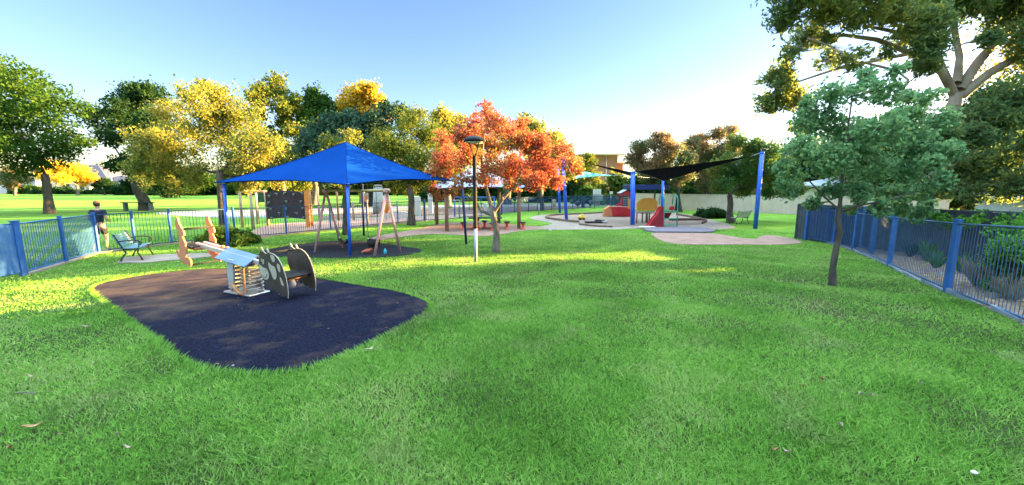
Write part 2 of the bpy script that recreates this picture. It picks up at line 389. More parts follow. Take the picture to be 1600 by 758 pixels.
go = blade_field('lawn_grass', [(1.1, 2.6, 16500, .0040, .046), (2.6, 4.2, 10000, .0048, .044), (4.2, 6.5, 5400, .0064, .041), (6.5, 10, 2300, .0085, .040), (10, 15, 900, .013, .040), (15, 24, 260, .022, .036)], M_grass)
tag(go, 'short thick green turf covering the whole sloping lawn', 'grass', kind='stuff')
# clumps leaning over the edge of the near pad
def edge_fringe(poly, dens, name):
    xs = []; ys = []; dx = []
    for i in range(len(poly)):
        a = Vector(poly[i]); b = Vector(poly[(i + 1) % len(poly)]); L = (b - a).length; k = rng.poisson(L * dens)
        t = rng.random(k); xs.append(a.x + (b.x - a.x) * t); ys.append(a.y + (b.y - a.y) * t); n = Vector((b.y - a.y, a.x - b.x)).normalized()
        dx.append(np.tile([[n.x, n.y]], (k, 1)))
    x = np.concatenate(xs); y = np.concatenate(ys); n = len(x); d = np.concatenate(dx)
    cen = np.mean(np.array(poly), 0); side = np.sign(((np.stack([x, y], 1) - cen) * d).sum(1)); d = d * side[:, None]
    off = rng.uniform(-.02, .05, n); x = x + d[:, 0] * off; y = y + d[:, 1] * off
    H = rng.uniform(.04, .085, n); W = rng.uniform(.005, .009, n); th = rng.uniform(0, 6.28, n); ln = rng.uniform(.2, .9, n) * H
    lx = -d[:, 0] * ln + rng.normal(0, .02, n); ly = -d[:, 1] * ln + rng.normal(0, .02, n); z = gh(x, y)
    cx, cy_ = np.cos(th) * W / 2, np.sin(th) * W / 2
    V = np.stack([np.stack([x - cx, y - cy_, z], 1), np.stack([x + cx, y + cy_, z], 1), np.stack([x + cx * .8 + lx * .4, y + cy_ * .8 + ly * .4, z + H * .6], 1), np.stack([x + lx, y + ly, z + H], 1), np.stack([x - cx * .8 + lx * .4, y - cy_ * .8 + ly * .4, z + H * .6], 1)], 1).reshape(-1, 3)
    k = 5 * np.arange(n)
    return npmesh(name, V, np.stack([k, k + 1, k + 2, k + 3, k + 4], 1), M_grass)
tag(edge_fringe(pad1, 420, 'edge_grass'), 'ragged longer grass overhanging the rim of the dark rubber pad', 'grass', kind='stuff')

# ================================================================ TREES
M_barkg = mat('grey bark', (.10, .085, .07), .9, (.22, .19, .165), 9, .8, 30, stretch=(1, 1, .3))
M_barkd = mat('dark bark', (.045, .035, .03), .9, (.11, .09, .075), 9, .8, 30, stretch=(1, 1, .3))
M_gumbark = mat('smooth gum bark', (.17, .12, .085), .75, (.34, .27, .215), 2.2, .4, 12, stretch=(1, 1, .35))
def bend(a, b, k=3, amp=.08):
    a = Vector(a); b = Vector(b); L = (b - a).length; pts = [a]
    for i in range(1, k):
        t = i / k; pts.append(a.lerp(b, t) + Vector((random.gauss(0, amp), random.gauss(0, amp), random.gauss(0, amp * .6) + .12 * math.sin(t * 3.1) * .5)) * L)
    return pts + [b]
def leafcloud(cs, sig, n, size, elong, flat=.75):
    """cs (k,3) clump centres, sig (k,) radii, n leaves in all"""
    cs = np.array(cs); sig = np.array(sig); pr = sig ** 2; pr = pr / pr.sum()
    idx = rng.choice(len(cs), n, p=pr)
    d = rng.normal(size=(n, 3)); d[:, 2] *= flat
    d *= (1.25 * rng.random(n) ** .5 / np.maximum(np.linalg.norm(d, axis=1), 1e-6))[:, None]
    stray = np.where(rng.random(n) < .22, rng.uniform(1.1, 1.75, n), 1.0)
    c = cs[idx] + d * (sig[idx] * stray)[:, None]
    t = rng.normal(size=(n, 3)); t /= np.linalg.norm(t, axis=1)[:, None]
    b = np.cross(t, rng.normal(size=(n, 3))); b /= np.linalg.norm(b, axis=1)[:, None]
    nn = np.cross(t, b)
    s = size * rng.uniform(.65, 1.35, n)[:, None]
    L = t * s * .5 * elong; B = b * s * .5
    V = np.stack([c - L, c + B + nn * s * .12, c + L, c - B + nn * s * .12], 1).reshape(-1, 3)
    k = 4 * np.arange(n)
    return V, np.stack([k, k + 1, k + 2, k + 3], 1)
def tree(name, label, cat, base, blobs, lm, leaves, size, trunk_r, fork, group=None, bark=None, Y=None, elong=1.5, spread=.9, sub=13, limbw=.42, clump=.36, extra_limbs=None, bends=None, twig=True, root=None, cfill=.9):
    """base: where the trunk meets the ground; blobs: masses of the crown"""
    g = G(*base) if root is None else Vector(root)
    if Y is not None: g = Vector(((base[0] - 800) / F * Y * 1.0, Y, 0)); g = Vector((P(base[0], 300, Y).x, Y, gz(P(base[0], 300, Y).x, Y)))
    t = thing(name, label, cat, g, 0, group); Yd = g.y
    hw = (max(b[0] + b[2] for b in blobs) - min(b[0] - b[2] for b in blobs)) / 2 * Yd / F
    fk = P(fork[0], fork[1], Yd)
    tb = MB()
    path = [g - Vector((0, 0, .15)), g + Vector((0, 0, .12))]
    if bends: path += [P(a, b_, Yd) for a, b_ in bends]
    else: path += [g.lerp(fk, .35) + Vector((random.gauss(0, .06), random.gauss(0, .06), 0)) * trunk_r * 3, g.lerp(fk, .7) + Vector((random.gauss(0, .06), 0, 0)) * trunk_r * 3]
    path.append(fk); k = len(path)
    tb.tube(path, [trunk_r * (1.5 if i == 0 else 1.25 if i == 1 else 1.05 - .35 * i / k) for i in range(k)], 10)
    cs = []; sg = []; nodes = [(fk - Vector((0, 0, trunk_r * .8)), 1.0), (fk, 1.0)]
    for pts, r0, r1 in (extra_limbs or []):
        q = [P(a, b_, Yd + (c_ if c_ else 0)) for a, b_, c_ in pts]
        for i in range(1, len(q)):
            f_ = i / (len(q) - 1); nodes.append((q[i], min(1, (r0 + (r1 - r0) * f_) / (trunk_r * limbw)))); nodes.append(((q[i] + q[i - 1]) / 2, nodes[-1][1]))
    order = sorted(blobs, key=lambda b: (b[0] - fork[0]) ** 2 + (b[1] - fork[1]) ** 2)
    for bi, b in enumerate(order):
        px, py, r = b[:3]; dy = b[3] if len(b) > 3 else random.uniform(-.5, .5) * hw * spread
        c = P(px, py, Yd + dy); rw = r * (Yd + dy) / F
        st_, fr_ = min(nodes, key=lambda q_: (q_[0] - c).length + (.6 * rw if q_[0].z > c.z + rw else 0))
        rr = trunk_r * limbw * fr_ * .95
        lp = bend(st_, c, 4, .07)
        tb.tube(lp, [rr * x for x in (1, .82, .66, .5, .34)], 6, False)
        nodes += [(lp[2], fr_ * .66), (lp[3], fr_ * .5), (lp[4], max(.12, fr_ * .36))]
        ns = max(9, int(sub * 2.5 * (.7 + .6 * random.random())))
        for _ in range(ns):
            d = rng.normal(size=3); d /= np.linalg.norm(d); u = rng.random() ** .45
            q = Vector(d * rw * u * cfill); q.z *= .9
            cc = c + q; cs.append(tuple(cc)); sg.append(rw * clump * 1.0 * random.uniform(.45, 1.4))
            if twig: tb.tube(bend(lp[random.choice((2, 3, 4))], cc, 2, .08), [rr * .26, rr * .16, rr * .05 + .003], 3, False)
    for pts, r0, r1 in (extra_limbs or []):
        q = [P(a, b_, Yd + (c_ if c_ else 0)) for a, b_, c_ in pts]; n = len(q)
        tb.tube(q, [r0 + (r1 - r0) * i / (n - 1) for i in range(n)], 8, False)
    tb.build('trunk', bark or M_barkg, t, g).location = (0, 0, 0)
    V, Fq = leafcloud(cs, sg, int(leaves * 1.35), size * .52, elong)
    npmesh('crown', V - np.array(g), Fq, lm, t)
    return t
MB_build = MB.build
L_green = leafmat('green leaves', [(.018, .05, .012), (.035, .085, .018), (.06, .12, .022), (.10, .14, .03)], .35, gain=1.05)
L_dark = leafmat('dark green leaves', [(.012, .035, .014), (.022, .055, .02), (.04, .08, .026)], .3, gain=1.15)
L_yel = leafmat('yellowing leaves', [(.045, .08, .02), (.09, .12, .03), (.22, .19, .04), (.31, .23, .045)], .35, .5)
L_gold = leafmat('golden leaves', [(.16, .13, .02), (.36, .25, .03), (.50, .32, .03)], .3, .5)
L_olive = leafmat('olive leaves', [(.03, .06, .015), (.06, .095, .02), (.12, .13, .025), (.22, .17, .03)], .3, .45)
L_red = leafmat('red autumn leaves', [(.08, .12, .03), (.28, .25, .06), (.40, .21, .07), (.36, .10, .06), (.30, .055, .05), (.42, .18, .10), (.20, .035, .04), (.10, .04, .03)], .42, .45, gain=1.25, pmix=.55)
L_brown = leafmat('russet leaves', [(.03, .06, .03), (.05, .075, .03), (.13, .075, .045), (.28, .17, .04)], .3, .5, gain=2.3)
L_sap = leafmat('grey green leaves', [(.04, .10, .045), (.08, .165, .075), (.14, .24, .11), (.22, .27, .08)], .7, .5, pmix=.3, gain=1.7)
L_gum = leafmat('gum leaves', [(.03, .065, .035), (.06, .105, .05), (.11, .15, .045), (.28, .24, .04)], .4, .6)
L_conif = leafmat('blue green needles', [(.015, .04, .025), (.03, .06, .04), (.05, .085, .055)], .4, .2)
L_bush = leafmat('bright bush leaves', [(.03, .09, .015), (.06, .16, .025), (.12, .24, .04)], 1.5, .35)
L_gb = leafmat('gold edged leaves', [(.02, .05, .012), (.05, .10, .02), (.24, .24, .03)], 2.5, .35)

GT = 'park trees beyond the fence'
tree('park_tree', 'tall spreading green tree at the far left edge with a low forked trunk', 'tree', (78, 334), [(18, 125, 36), (62, 135, 32), (92, 165, 34), (110, 200, 26), (0, 190, 50), (52, 200, 44), (96, 232, 30), (128, 222, 16), (18, 248, 38), (60, 248, 24), (-40, 150, 55), (-60, 230, 50), (30, 165, 30), (-10, 110, 30)], L_green, 17000, .30, .32, (70, 272), GT, M_barkd, sub=11, clump=.30)
tree('park_tree', 'dark green tree with a thick leaning trunk behind the park bench', 'tree', (229, 329), [(150, 185, 26), (182, 168, 28), (215, 155, 26), (240, 150, 20), (172, 215, 20), (208, 195, 30), (238, 195, 30), (196, 258, 20), (222, 262, 26), (250, 240, 30), (265, 275, 26), (205, 285, 14), (175, 262, 12), (225, 140, 12)], L_dark, 16000, .30, .48, (212, 280), GT, M_barkd, sub=11, clump=.32)
tree('autumn_tree', 'broad yellow crowned tree behind the left post of the blue canopy', 'tree', (350, 374), [(300, 158, 30), (345, 155, 30), (388, 182, 30), (262, 180, 28), (228, 222, 30), (280, 220, 36), (340, 210, 38), (398, 225, 34), (432, 238, 18), (246, 262, 30), (216, 262, 20), (300, 268, 30), (360, 255, 30), (412, 262, 22), (268, 292, 18), (318, 140, 16), (225, 285, 16), (390, 290, 18), (430, 285, 16), (325, 180, 30)], L_yel, 26000, .125, .16, (343, 268), None, M_barkd, bends=[(348, 340), (345, 305)], sub=13, clump=.33)
tree('tall_tree', 'tall open yellowish green tree rising above the yellow crowned one', 'tree', (440, 322), [(405, 150, 22), (432, 138, 20), (452, 162, 20), (398, 178, 16), (440, 190, 22), (462, 208, 18), (418, 215, 24), (458, 240, 26), (440, 262, 26)], L_olive, 9000, .42, .38, (436, 250), GT, Y=48, clump=.34)
tree('tall_tree', 'dark rounded tree between the tall open tree and the conifer', 'tree', (490, 320), [(488, 155, 20), (508, 168, 18), (478, 180, 20), (500, 192, 24), (470, 205, 16), (520, 185, 14)], L_green, 8000, .42, .40, (492, 250), GT, Y=50, clump=.34)
tree('conifer', 'blue green conifer with drooping boughs behind the canopy peak', 'tree', (540, 320), [(520, 200, 26), (500, 222, 30), (545, 190, 22), (560, 215, 30), (530, 235, 34), (585, 190, 22), (602, 172, 16), (622, 178, 16), (635, 190, 14), (590, 225, 30), (480, 235, 22), (470, 262, 22), (520, 262, 30)], L_conif, 16000, .38, .40, (540, 260), GT, M_barkd, Y=43, elong=2.6, clump=.34)
tree('tall_tree', 'golden topped tall tree rising behind the conifer', 'tree', (566, 318), [(560, 148, 20), (578, 142, 16), (545, 165, 20), (590, 158, 14), (565, 178, 24), (590, 175, 18)], L_gold, 7000, .42, .40, (566, 240), GT, Y=52, clump=.36)
tree('shade_tree', 'olive green tree standing inside the fence just right of the swings', 'tree', (643, 352), [(600, 225, 30), (640, 200, 30), (676, 212, 28), (615, 255, 32), (655, 250, 34), (695, 245, 24), (588, 262, 22), (640, 280, 24), (612, 292, 16), (672, 285, 18), (648, 180, 16), (705, 268, 20), (720, 290, 16), (625, 235, 30), (575, 285, 12)], L_olive, 22000, .15, .22, (641, 295), None, M_barkd, sub=13, clump=.33)
tree('shade_tree', 'slim trunked yellow green tree behind the near post of the blue canopy', 'tree', (540, 367), [(515, 222, 14), (548, 215, 16), (532, 235, 22), (558, 240, 16), (505, 250, 18), (545, 262, 22), (570, 255, 14)], L_yel, 7000, .125, .12, (540, 275), None, M_barkd, clump=.36)
tree('tall_tree', 'pale yellow green tree behind the left side of the red leaved one', 'tree', (700, 320), [(690, 182, 18), (712, 190, 16), (700, 205, 22), (725, 215, 20), (680, 215, 20), (705, 240, 28), (735, 240, 24)], L_yel, 8000, .36, .34, (702, 265), GT, Y=42, clump=.35)
tree('tall_tree', 'yellow leaved tree behind the right side of the red leaved one', 'tree', (845, 322), [(822, 195, 18), (842, 208, 18), (862, 222, 18), (830, 230, 28), (868, 250, 28), (812, 215, 18), (890, 262, 20), (840, 265, 26)], L_yel, 8000, .34, .30, (845, 280), GT, Y=38, clump=.35)
tree('autumn_tree', 'red and orange leaved tree with a forked grey trunk behind the lamp post', 'tree', (775, 394), [(758, 168, 11), (766, 186, 13), (742, 190, 13), (722, 206, 16), (792, 196, 15), (770, 222, 26), (732, 240, 26), (808, 222, 22), (700, 250, 22, 2.2), (840, 228, 20), (850, 256, 24), (884, 232, 16), (892, 256, 14), (802, 262, 26), (762, 268, 24), (722, 282, 16), (686, 272, 18, 2.2), (838, 284, 18), (868, 282, 14), (692, 216, 14, 2.2), (680, 300, 12, 2.2), (776, 196, 16), (745, 215, 20), (815, 195, 12), (905, 268, 6), (705, 300, 10, 2.2), (800, 290, 12)], L_red, 27000, .09, .115, (768, 322), None, M_barkg, sub=12, clump=.30, bends=[(776, 365), (771, 340)], limbw=.5, cfill=1.12,
     extra_limbs=[([(770, 336, 0), (752, 330, 0), (745, 318, 0), (730, 305, -.2)], .06, .035), ([(770, 335, 0), (785, 312, 0), (800, 295, .2), (815, 270, .3)], .06, .03), ([(768, 325, 0), (760, 295, .1), (752, 250, .1), (758, 200, 0)], .07, .02)])
tree('play_area_tree', 'russet and gold crowned tree behind the black shade sails', 'tree', (1063, 331), [(1000, 232, 16), (1025, 222, 16), (1048, 232, 18), (1005, 258, 18), (1035, 255, 20), (1070, 250, 20), (990, 250, 12), (1018, 275, 16), (1062, 275, 18), (1040, 213, 9), (1082, 228, 14)], L_brown, 24000, .18, .16, (1060, 295), None, M_barkd, clump=.34)
tree('play_area_tree', 'russet topped tree above the dark bush by the cream fence', 'tree', (1107, 328), [(1092, 220, 14), (1120, 212, 15), (1142, 204, 11), (1105, 240, 22), (1130, 240, 20), (1082, 262, 18), (1112, 272, 24), (1150, 230, 16), (1098, 290, 12)], L_brown, 24000, .18, .24, (1107, 295), None, M_barkd, clump=.34)
tree('play_area_tree', 'wide dark green and gold tree beside the tilted bench', 'tree', (1141, 348), [(1150, 222, 15), (1175, 232, 18), (1200, 240, 18), (1145, 262, 26), (1182, 265, 26), (1215, 272, 22), (1240, 284, 16), (1128, 290, 14), (1165, 292, 18), (1200, 296, 14), (1225, 255, 14), (1120, 262, 16), (1250, 296, 10), (1225, 300, 10)], leafmat('green and gold leaves', [(.02, .06, .022), (.04, .09, .028), (.09, .12, .03), (.30, .20, .04)], .45, .45, gain=1.9), 30000, .15, .20, (1140, 305), None, M_barkd, clump=.33)
tree('sapling', 'slender grey green tree with a crooked thin trunk on the right of the lawn', 'tree', (1300, 448), [(1292, 152, 24), (1335, 142, 26), (1384, 146, 24), (1418, 180, 24), (1272, 188, 26), (1318, 195, 34), (1378, 205, 34), (1430, 225, 26), (1246, 232, 24), (1296, 245, 32), (1355, 258, 36), (1415, 265, 28), (1240, 268, 18), (1296, 295, 20), (1345, 300, 20), (1395, 305, 22), (1442, 300, 18), (1352, 118, 13), (1222, 262, 14), (1425, 150, 14), (1458, 255, 16), (1430, 335, 12), (1262, 160, 12), (1330, 228, 30), (1238, 300, 14), (1270, 318, 12), (1330, 325, 12), (1375, 322, 16), (1410, 328, 14), (1452, 322, 14), (1470, 282, 18), (1472, 190, 20), (1482, 232, 22), (1450, 150, 16), (1400, 112, 14), (1222, 288, 12)], L_sap, 13000, .105, .058, (1312, 322), None, M_barkd, bends=[(1301, 420), (1307, 385), (1313, 362), (1309, 345)], elong=1.5, sub=14, clump=.33, limbw=.5, spread=.6,
     extra_limbs=[([(1312, 325, 0), (1316, 280, 0), (1322, 220, .1), (1332, 150, .1)], .035, .012), ([(1310, 332, 0), (1340, 322, -.2), (1390, 312, -.3), (1430, 300, -.4)], .02, .008), ([(1311, 328, 0), (1285, 305, 0), (1262, 280, .1), (1240, 255, .1)], .02, .008)])
gb = G(1424, 394)
tree('gum_tree', 'huge pale barked gum tree towering over the right hand fence', 'tree', (1424, 394), [(1232, 28, 24), (1262, 58, 20), (1300, 14, 26), (1345, 22, 26), (1392, 12, 26), (1450, 34, 28), (1500, 8, 30), (1565, 18, 32), (1222, 122, 24), (1206, 162, 18), (1246, 152, 18), (1232, 82, 14), (1330, 92, 18), (1292, 92, 16), (1290, 62, 12), (1450, 70, 20), (1415, 60, 16), (1545, 190, 34), (1590, 150, 30), (1610, 230, 46), (1532, 240, 34), (1500, 268, 30), (1560, 285, 28), (1446, 105, 18), (1260, -30, 40), (1340, -40, 50), (1430, -50, 55), (1530, -50, 60), (1640, -20, 60), (1650, 80, 50), (1680, 190, 60), (1466, 300, 18), (1600, 285, 24), (1610, 60, 30), (1380, 85, 12), (1545, 60, 14), (1478, 205, 22, -2.5), (1455, 250, 22, -2.5), (1515, 215, 22, -2), (1520, 300, 18), (1250, 200, 12)],
     L_gum, 66000, .115, .225, (1494, 145), None, M_gumbark, bends=[(1430, 350), (1452, 305), (1480, 230), (1490, 180)], elong=2.8, sub=13, clump=.40, cfill=1.06, limbw=.16, spread=.7,
     extra_limbs=[([(1492, 150, 0), (1470, 110, 0), (1440, 78, -.2), (1400, 50, -.4), (1350, 40, -.6)], .125, .04), ([(1488, 140, 0), (1465, 90, 0), (1448, 50, .2), (1432, -5, .3)], .11, .05),
                  ([(1470, 112, 0), (1420, 82, -.1), (1370, 62, -.2), (1320, 55, -.3), (1262, 60, -.4)], .1, .04), ([(1500, 140, 0), (1530, 95, 0), (1565, 55, .3), (1620, 10, .5)], .16, .08), ([(1502, 150, 0), (1545, 115, -.3), (1600, 82, -.5), (1660, 60, -.6)], .15, .06),
                  ([(1495, 130, 0), (1500, 90, .3), (1490, 40, .5), (1500, -20, .5)], .12, .06), ([(1450, 95, 0), (1400, 110, 0), (1350, 98, .1), (1290, 92, .1)], .06, .02), ([(1440, 80, 0), (1380, 92, .3), (1300, 110, .4), (1240, 130, .4)], .07, .025), ([(1478, 200, 0), (1520, 185, -.3), (1570, 160, -.6)], .09, .04)])
tree('tall_tree', 'orange tinted tree seen low behind the gum tree at the right edge', 'tree', (1590, 330), [(1560, 225, 24), (1590, 215, 26), (1615, 250, 30), (1570, 262, 26), (1540, 250, 20), (1600, 285, 20)], L_brown, 8000, .28, .22, (1588, 285), None, M_barkd, Y=24, clump=.36)

# far background trees and hedges
GF = 'far off trees along the edge of the park'
k_ = tree('far_tree', 'small golden tree by the street in front of the slate roofed house', 'tree', (121, 304), [(85, 262, 12), (102, 262, 14), (122, 270, 15), (138, 276, 11), (98, 280, 10), (128, 284, 9), (70, 275, 9)], leafmat('bright golden leaves', [(.30, .22, .02), (.50, .34, .03), (.60, .40, .04)], .2, .5), 5000, .55, .3, (121, 290), None, Y=96, clump=.4)
tree('far_tree', 'pinkish autumn tree at the extreme left of the street', 'tree', (23, 304), [(8, 278, 11), (24, 272, 12), (38, 280, 9), (18, 288, 9)], L_brown, 3000, .5, .3, (23, 292), None, Y=96, clump=.4)
tree('far_tree', 'small round dark tree before the white garage', 'tree', (163, 304), [(152, 290, 7), (163, 286, 9), (173, 290, 7)], L_dark, 1800, .5, .18, (163, 297), None, Y=100, clump=.4)
for i, (x, yb, r, lm, lb) in enumerate([(262, 285, 16, L_dark, 'dark far tree just right of the leaning trunk'), (300, 282, 15, L_green, 'green far tree low behind the yellow crown'), (345, 284, 15, L_dark, 'dark far tree directly behind the left canopy post'), (386, 280, 16, L_green, 'green far tree above the timber climbing frame'), (420, 282, 15, L_dark, 'dark far tree above the left of the climbing wall'), (462, 282, 15, L_olive, 'olive far tree above the right end of the climbing wall'), (500, 284, 14, L_yel, 'yellowish far tree over the left leg of the swing frame'), (535, 284, 14, L_dark, 'dark far tree under the middle of the blue canopy'), (572, 282, 15, L_olive, 'olive far tree between the swing chains'), (735, 285, 16, L_dark, 'dark far tree behind the lamp post'), (775, 286, 15, L_dark, 'dark far tree behind the red leaved trunk'), (815, 286, 15, L_green, 'green far tree beside the brown shelter post')]):
    Yf = 78 + 9 * ((i * 7) % 5)
    tree('far_tree', lb, 'tree', (x, 306), [(x - 14, yb - 2, r), (x + 4, yb - 8, r * 1.1), (x + 20, yb, r), (x - 2, yb + 9, r * .9)], lm, 4200, .5, .25, (x, 292), GF, M_barkd, Y=Yf, clump=.42, sub=8)
tree('far_tree', 'broad dark trunked tree seen between the swing chains', 'tree', (575, 320), [(560, 285, 14), (580, 278, 16), (600, 284, 16), (548, 280, 12), (620, 285, 14), (585, 262, 16)], L_dark, 6000, .35, .65, (576, 290), None, M_barkd, Y=47, clump=.38)
tree('far_tree', 'dark tree with a stout trunk behind the blue mesh fence', 'tree', (793, 322), [(780, 275, 16), (805, 270, 18), (825, 280, 16), (760, 280, 14)], L_dark, 6000, .35, .45, (793, 292), None, M_barkd, Y=50, clump=.38)
def shrub(name, label, px, py, w_, h_, lm, n, size, Y=None, group=None, elong=1.8, cat='shrub', dy=None, root=None, clump=.42):
    g = Vector(root) if root is not None else (G(px, py) if Y is None else Vector((P(px, 300, Y).x, Y, gz(P(px, 300, Y).x, Y))))
    W = w_ * g.y / F; H = h_ * g.y / F; t = thing(name, label, cat, g, 0, group)
    cs = []; sg = []; st = MB()
    for _ in range(max(8, int(26 * W / max(H, .3)) if W / max(H, .3) < 4 else 90)):
        a = random.uniform(-1, 1); b = random.uniform(-1, 1) * .8; z = random.uniform(.12, 1) * math.sqrt(max(0, 1 - a * a * .8)) * math.sqrt(max(.1, 1 - b * b * .6))
        c = Vector((a * W / 2, b * (dy or W * .4), z * H * .82)); cs.append(tuple(c)); sg.append(min(H, W) * .5 * clump * random.uniform(.5, 1.2))
        st.tube(bend((c.x * .4, c.y * .4, -.03), c, 2, .06), [H * .018, H * .014, H * .006], 4, False)
    st.build('stem', M_barkd, t)
    V, Fq = leafcloud(cs, sg, n, size, elong); V[:, 2] = np.maximum(V[:, 2], .01)
    npmesh('foliage', V, Fq, lm, t); return t
GS = 'dark shrubs massed beyond the fences'
for x, w_, h_, Yf, lm, lb in [(215, 60, 18, 100, L_dark, 'low dark hedge mass behind the picnic bench'), (275, 60, 19, 99, L_green, 'green hedge mass right of the leaning dark trunk'), (330, 60, 17, 101, L_dark, 'dark hedge mass left of the left canopy post'), (390, 60, 18, 99, L_green, 'green hedge mass behind the timber frame beams'), (450, 60, 20, 100, L_dark, 'dark hedge mass just above the climbing wall'), (510, 60, 19, 98, L_olive, 'olive hedge mass behind the left swing legs'), (570, 60, 20, 100, L_dark, 'dark hedge mass behind the swing chains'), (630, 60, 20, 99, L_green, 'green hedge mass behind the slim olive tree trunk'), (690, 60, 20, 97, L_dark, 'dark hedge mass behind the left shelter post'), (165, 50, 8, 108, L_dark, 'dark hedge mass across the street left of the garage'), (95, 60, 9, 110, L_dark, 'dark hedge under the small golden tree'), (50, 40, 12, 112, L_green, 'low green hedge at the far left'), (700, 60, 26, 58, L_dark, 'dark shrub mass left of the lamp post'), (758, 60, 26, 62, L_dark, 'dark shrub mass behind the forked grey trunk'), (832, 60, 28, 56, L_dark, 'dark shrub mass left of the pair of blue posts'), (882, 46, 32, 58, L_dark, 'dark shrub mass behind the pair of blue posts'), (925, 40, 20, 52, L_green, 'green shrub in front of the brick flats'), (958, 34, 34, 50, L_olive, 'tall olive shrub against the brick flats'), (1002, 40, 40, 50, L_green, 'green shrub mass left of the yellow arched panel'), (1035, 36, 30, 48, L_dark, 'dark shrub mass behind the slide'), (1066, 40, 32, 47, L_green, 'green shrub mass behind the thin tree right of the slide'), (1100, 44, 26, 46, L_dark, 'dark shrub mass over the cream fence behind the russet topped tree'), (1150, 50, 22, 44, L_green, 'green shrub line over the cream fence behind the tilted bench')]:
    shrub('background_shrub', lb, x, 300, w_ * 1.2, h_ * (1.45 if Yf < 70 else 1.2), lm, 3600, .34 if Yf < 70 else .5, Y=Yf, group=GS, dy=1.6)
tree('far_tree', 'small green tree beside the left edge of the brick flats', 'tree', (915, 316), [(905, 262, 12), (922, 255, 12), (925, 275, 14), (905, 285, 12), (935, 288, 12), (920, 245, 8)], L_olive, 5000, .26, .15, (916, 292), None, M_barkd, Y=56, clump=.38)
shrub('border_bush', 'gold edged strappy bush around the yellow tree trunk', 355, 383, 66, 30, L_gb, 7000, .085, elong=3.2, cat='bush')
shrub('border_bush', 'low dark green bush under the trees by the cream fence', 1113, 341, 44, 17, L_dark, 5000, .12, cat='bush')
# ================================================================ FENCES
M_blue = mat('blue powder coat', (.02, .09, .30), .5, (.035, .13, .38), 3, .1, spec=.25)
M_bluet = mat('teal blue fence paint', (.012, .05, .10), .6, (.022, .075, .14), 3, spec=.2)
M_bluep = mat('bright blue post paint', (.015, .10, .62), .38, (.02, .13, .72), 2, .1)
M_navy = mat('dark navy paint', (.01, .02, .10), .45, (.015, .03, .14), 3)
M_black = mat('black paint', (.012, .012, .014), .5, (.022, .022, .024), 5)
M_steel = mat('galvanised steel', (.42, .43, .44), .38, (.55, .56, .57), 8, .1, metal=.8)
def meshcloth(name, col, alpha):
    m = bpy.data.materials.new(name); m.use_nodes = True; t = m.node_tree; b = t.nodes['Principled BSDF']
    b.inputs['Base Color'].default_value = (*col, 1); inp(b, 'Roughness', .8); inp(b, 'Alpha', alpha)
    n = t.nodes.new('ShaderNodeTexNoise'); n.inputs['Scale'].default_value = 40; tc = t.nodes.new('ShaderNodeTexCoord'); t.links.new(tc.outputs['Object'], n.inputs['Vector'])
    mr = t.nodes.new('ShaderNodeMapRange'); mr.inputs[1].default_value = .3; mr.inputs[2].default_value = .7; mr.inputs[3].default_value = alpha - .12; mr.inputs[4].default_value = min(1, alpha + .12)
    t.links.new(n.outputs['Fac'], mr.inputs[0]); t.links.new(mr.outputs[0], b.inputs['Alpha'])
    return m
M_cloth = meshcloth('blue perforated mesh', (.02, .085, .19), .5)
M_cloth2 = meshcloth('dense blue perforated mesh', (.03, .12, .36), .97)
M_cloth3 = meshcloth('navy shade mesh', (.03, .09, .26), .46)
def fence(name, label, pts, h, gap, bar_r, post_r, m, mp, cloth=None, posts=None, rail=.02, kerb=None, toprail=None, group=None, low=.09, kw=.14, side=1):
    """pts: ground points; one bay between each pair: rails and bars as one panel, each post its own"""
    pts = [Vector((p[0], p[1], gz(p[0], p[1]))) for p in pts]; o = pts[0]
    t = thing(name, label, 'fence', o, 0, group)
    for i in range(len(pts) - 1):
        a, b = pts[i], pts[i + 1]; d = b - a; mb = MB(); n = max(2, int(Vector((d.x, d.y)).length / gap))
        rz = math.atan2(d.y, d.x); z = Vector((0, 0, 1))
        for k in range(1, n):
            q = a + d * k / n
            mb.tube([q + z * low, q + z * (h - .01)], bar_r, 5, False)
        for hh in (low, h):
            mb.tube([a + z * hh, b + z * hh], rail, 6)
        mb.build('panel', m, t, o)
        if cloth:
            cb = MB(); off = Vector((-d.y, d.x, 0)).normalized() * (bar_r + .006) * side
            cb.add([a + z * low + off, b + z * low + off, b + z * h + off, a + z * h + off], [(0, 1, 2, 3)]); cb.build('mesh_infill', cloth, t, o)
    for i, p in enumerate(pts):
        pb = MB(); pb.box(p + Vector((0, 0, (h + .06) / 2 - .1)), (post_r * 2, post_r * 2, h + .26), bev=.008); pb.box(p + Vector((0, 0, h + .075)), (post_r * 2.3, post_r * 2.3, .02)); pb.build('post', mp, t, o)
    if kerb:
        kb = MB()
        for i in range(len(pts) - 1):
            a, b = pts[i], pts[i + 1]; d = b - a; n = max(1, int(d.length / 1.2))
            for j in range(n):
                q = a + d * (j + .5) / n; kb.box(Vector((q.x, q.y, gz(q.x, q.y) + .01)), (d.length / n * .995, kw, .09), math.atan2(d.y, d.x))
        kb.build('kerb', kerb, t, o)
    return t
fence('mesh_fence', 'solid looking blue perforated panel fence at the far left edge', [(-14.2, 6.6), tuple(G(-30, 443)[:2]), tuple(G(36, 431)[:2])], 1.33, .09, .008, .05, M_blue, M_blue, M_cloth2, side=-1)
fence('mesh_fence', 'blue mesh fence slanting away from the left edge to the corner by the walking person', [tuple(G(40, 430)[:2]), tuple(G(104, 411)[:2]), tuple(G(153, 396)[:2])], 1.33, .1, .008, .04, M_blue, M_blue, M_cloth, kerb=M_conc)
bp = [(155, 396), (212, 388.5), (269, 381.5), (368, 374), (448, 367), (517, 359.5), (574, 354.5), (622, 349.5), (663, 346)]
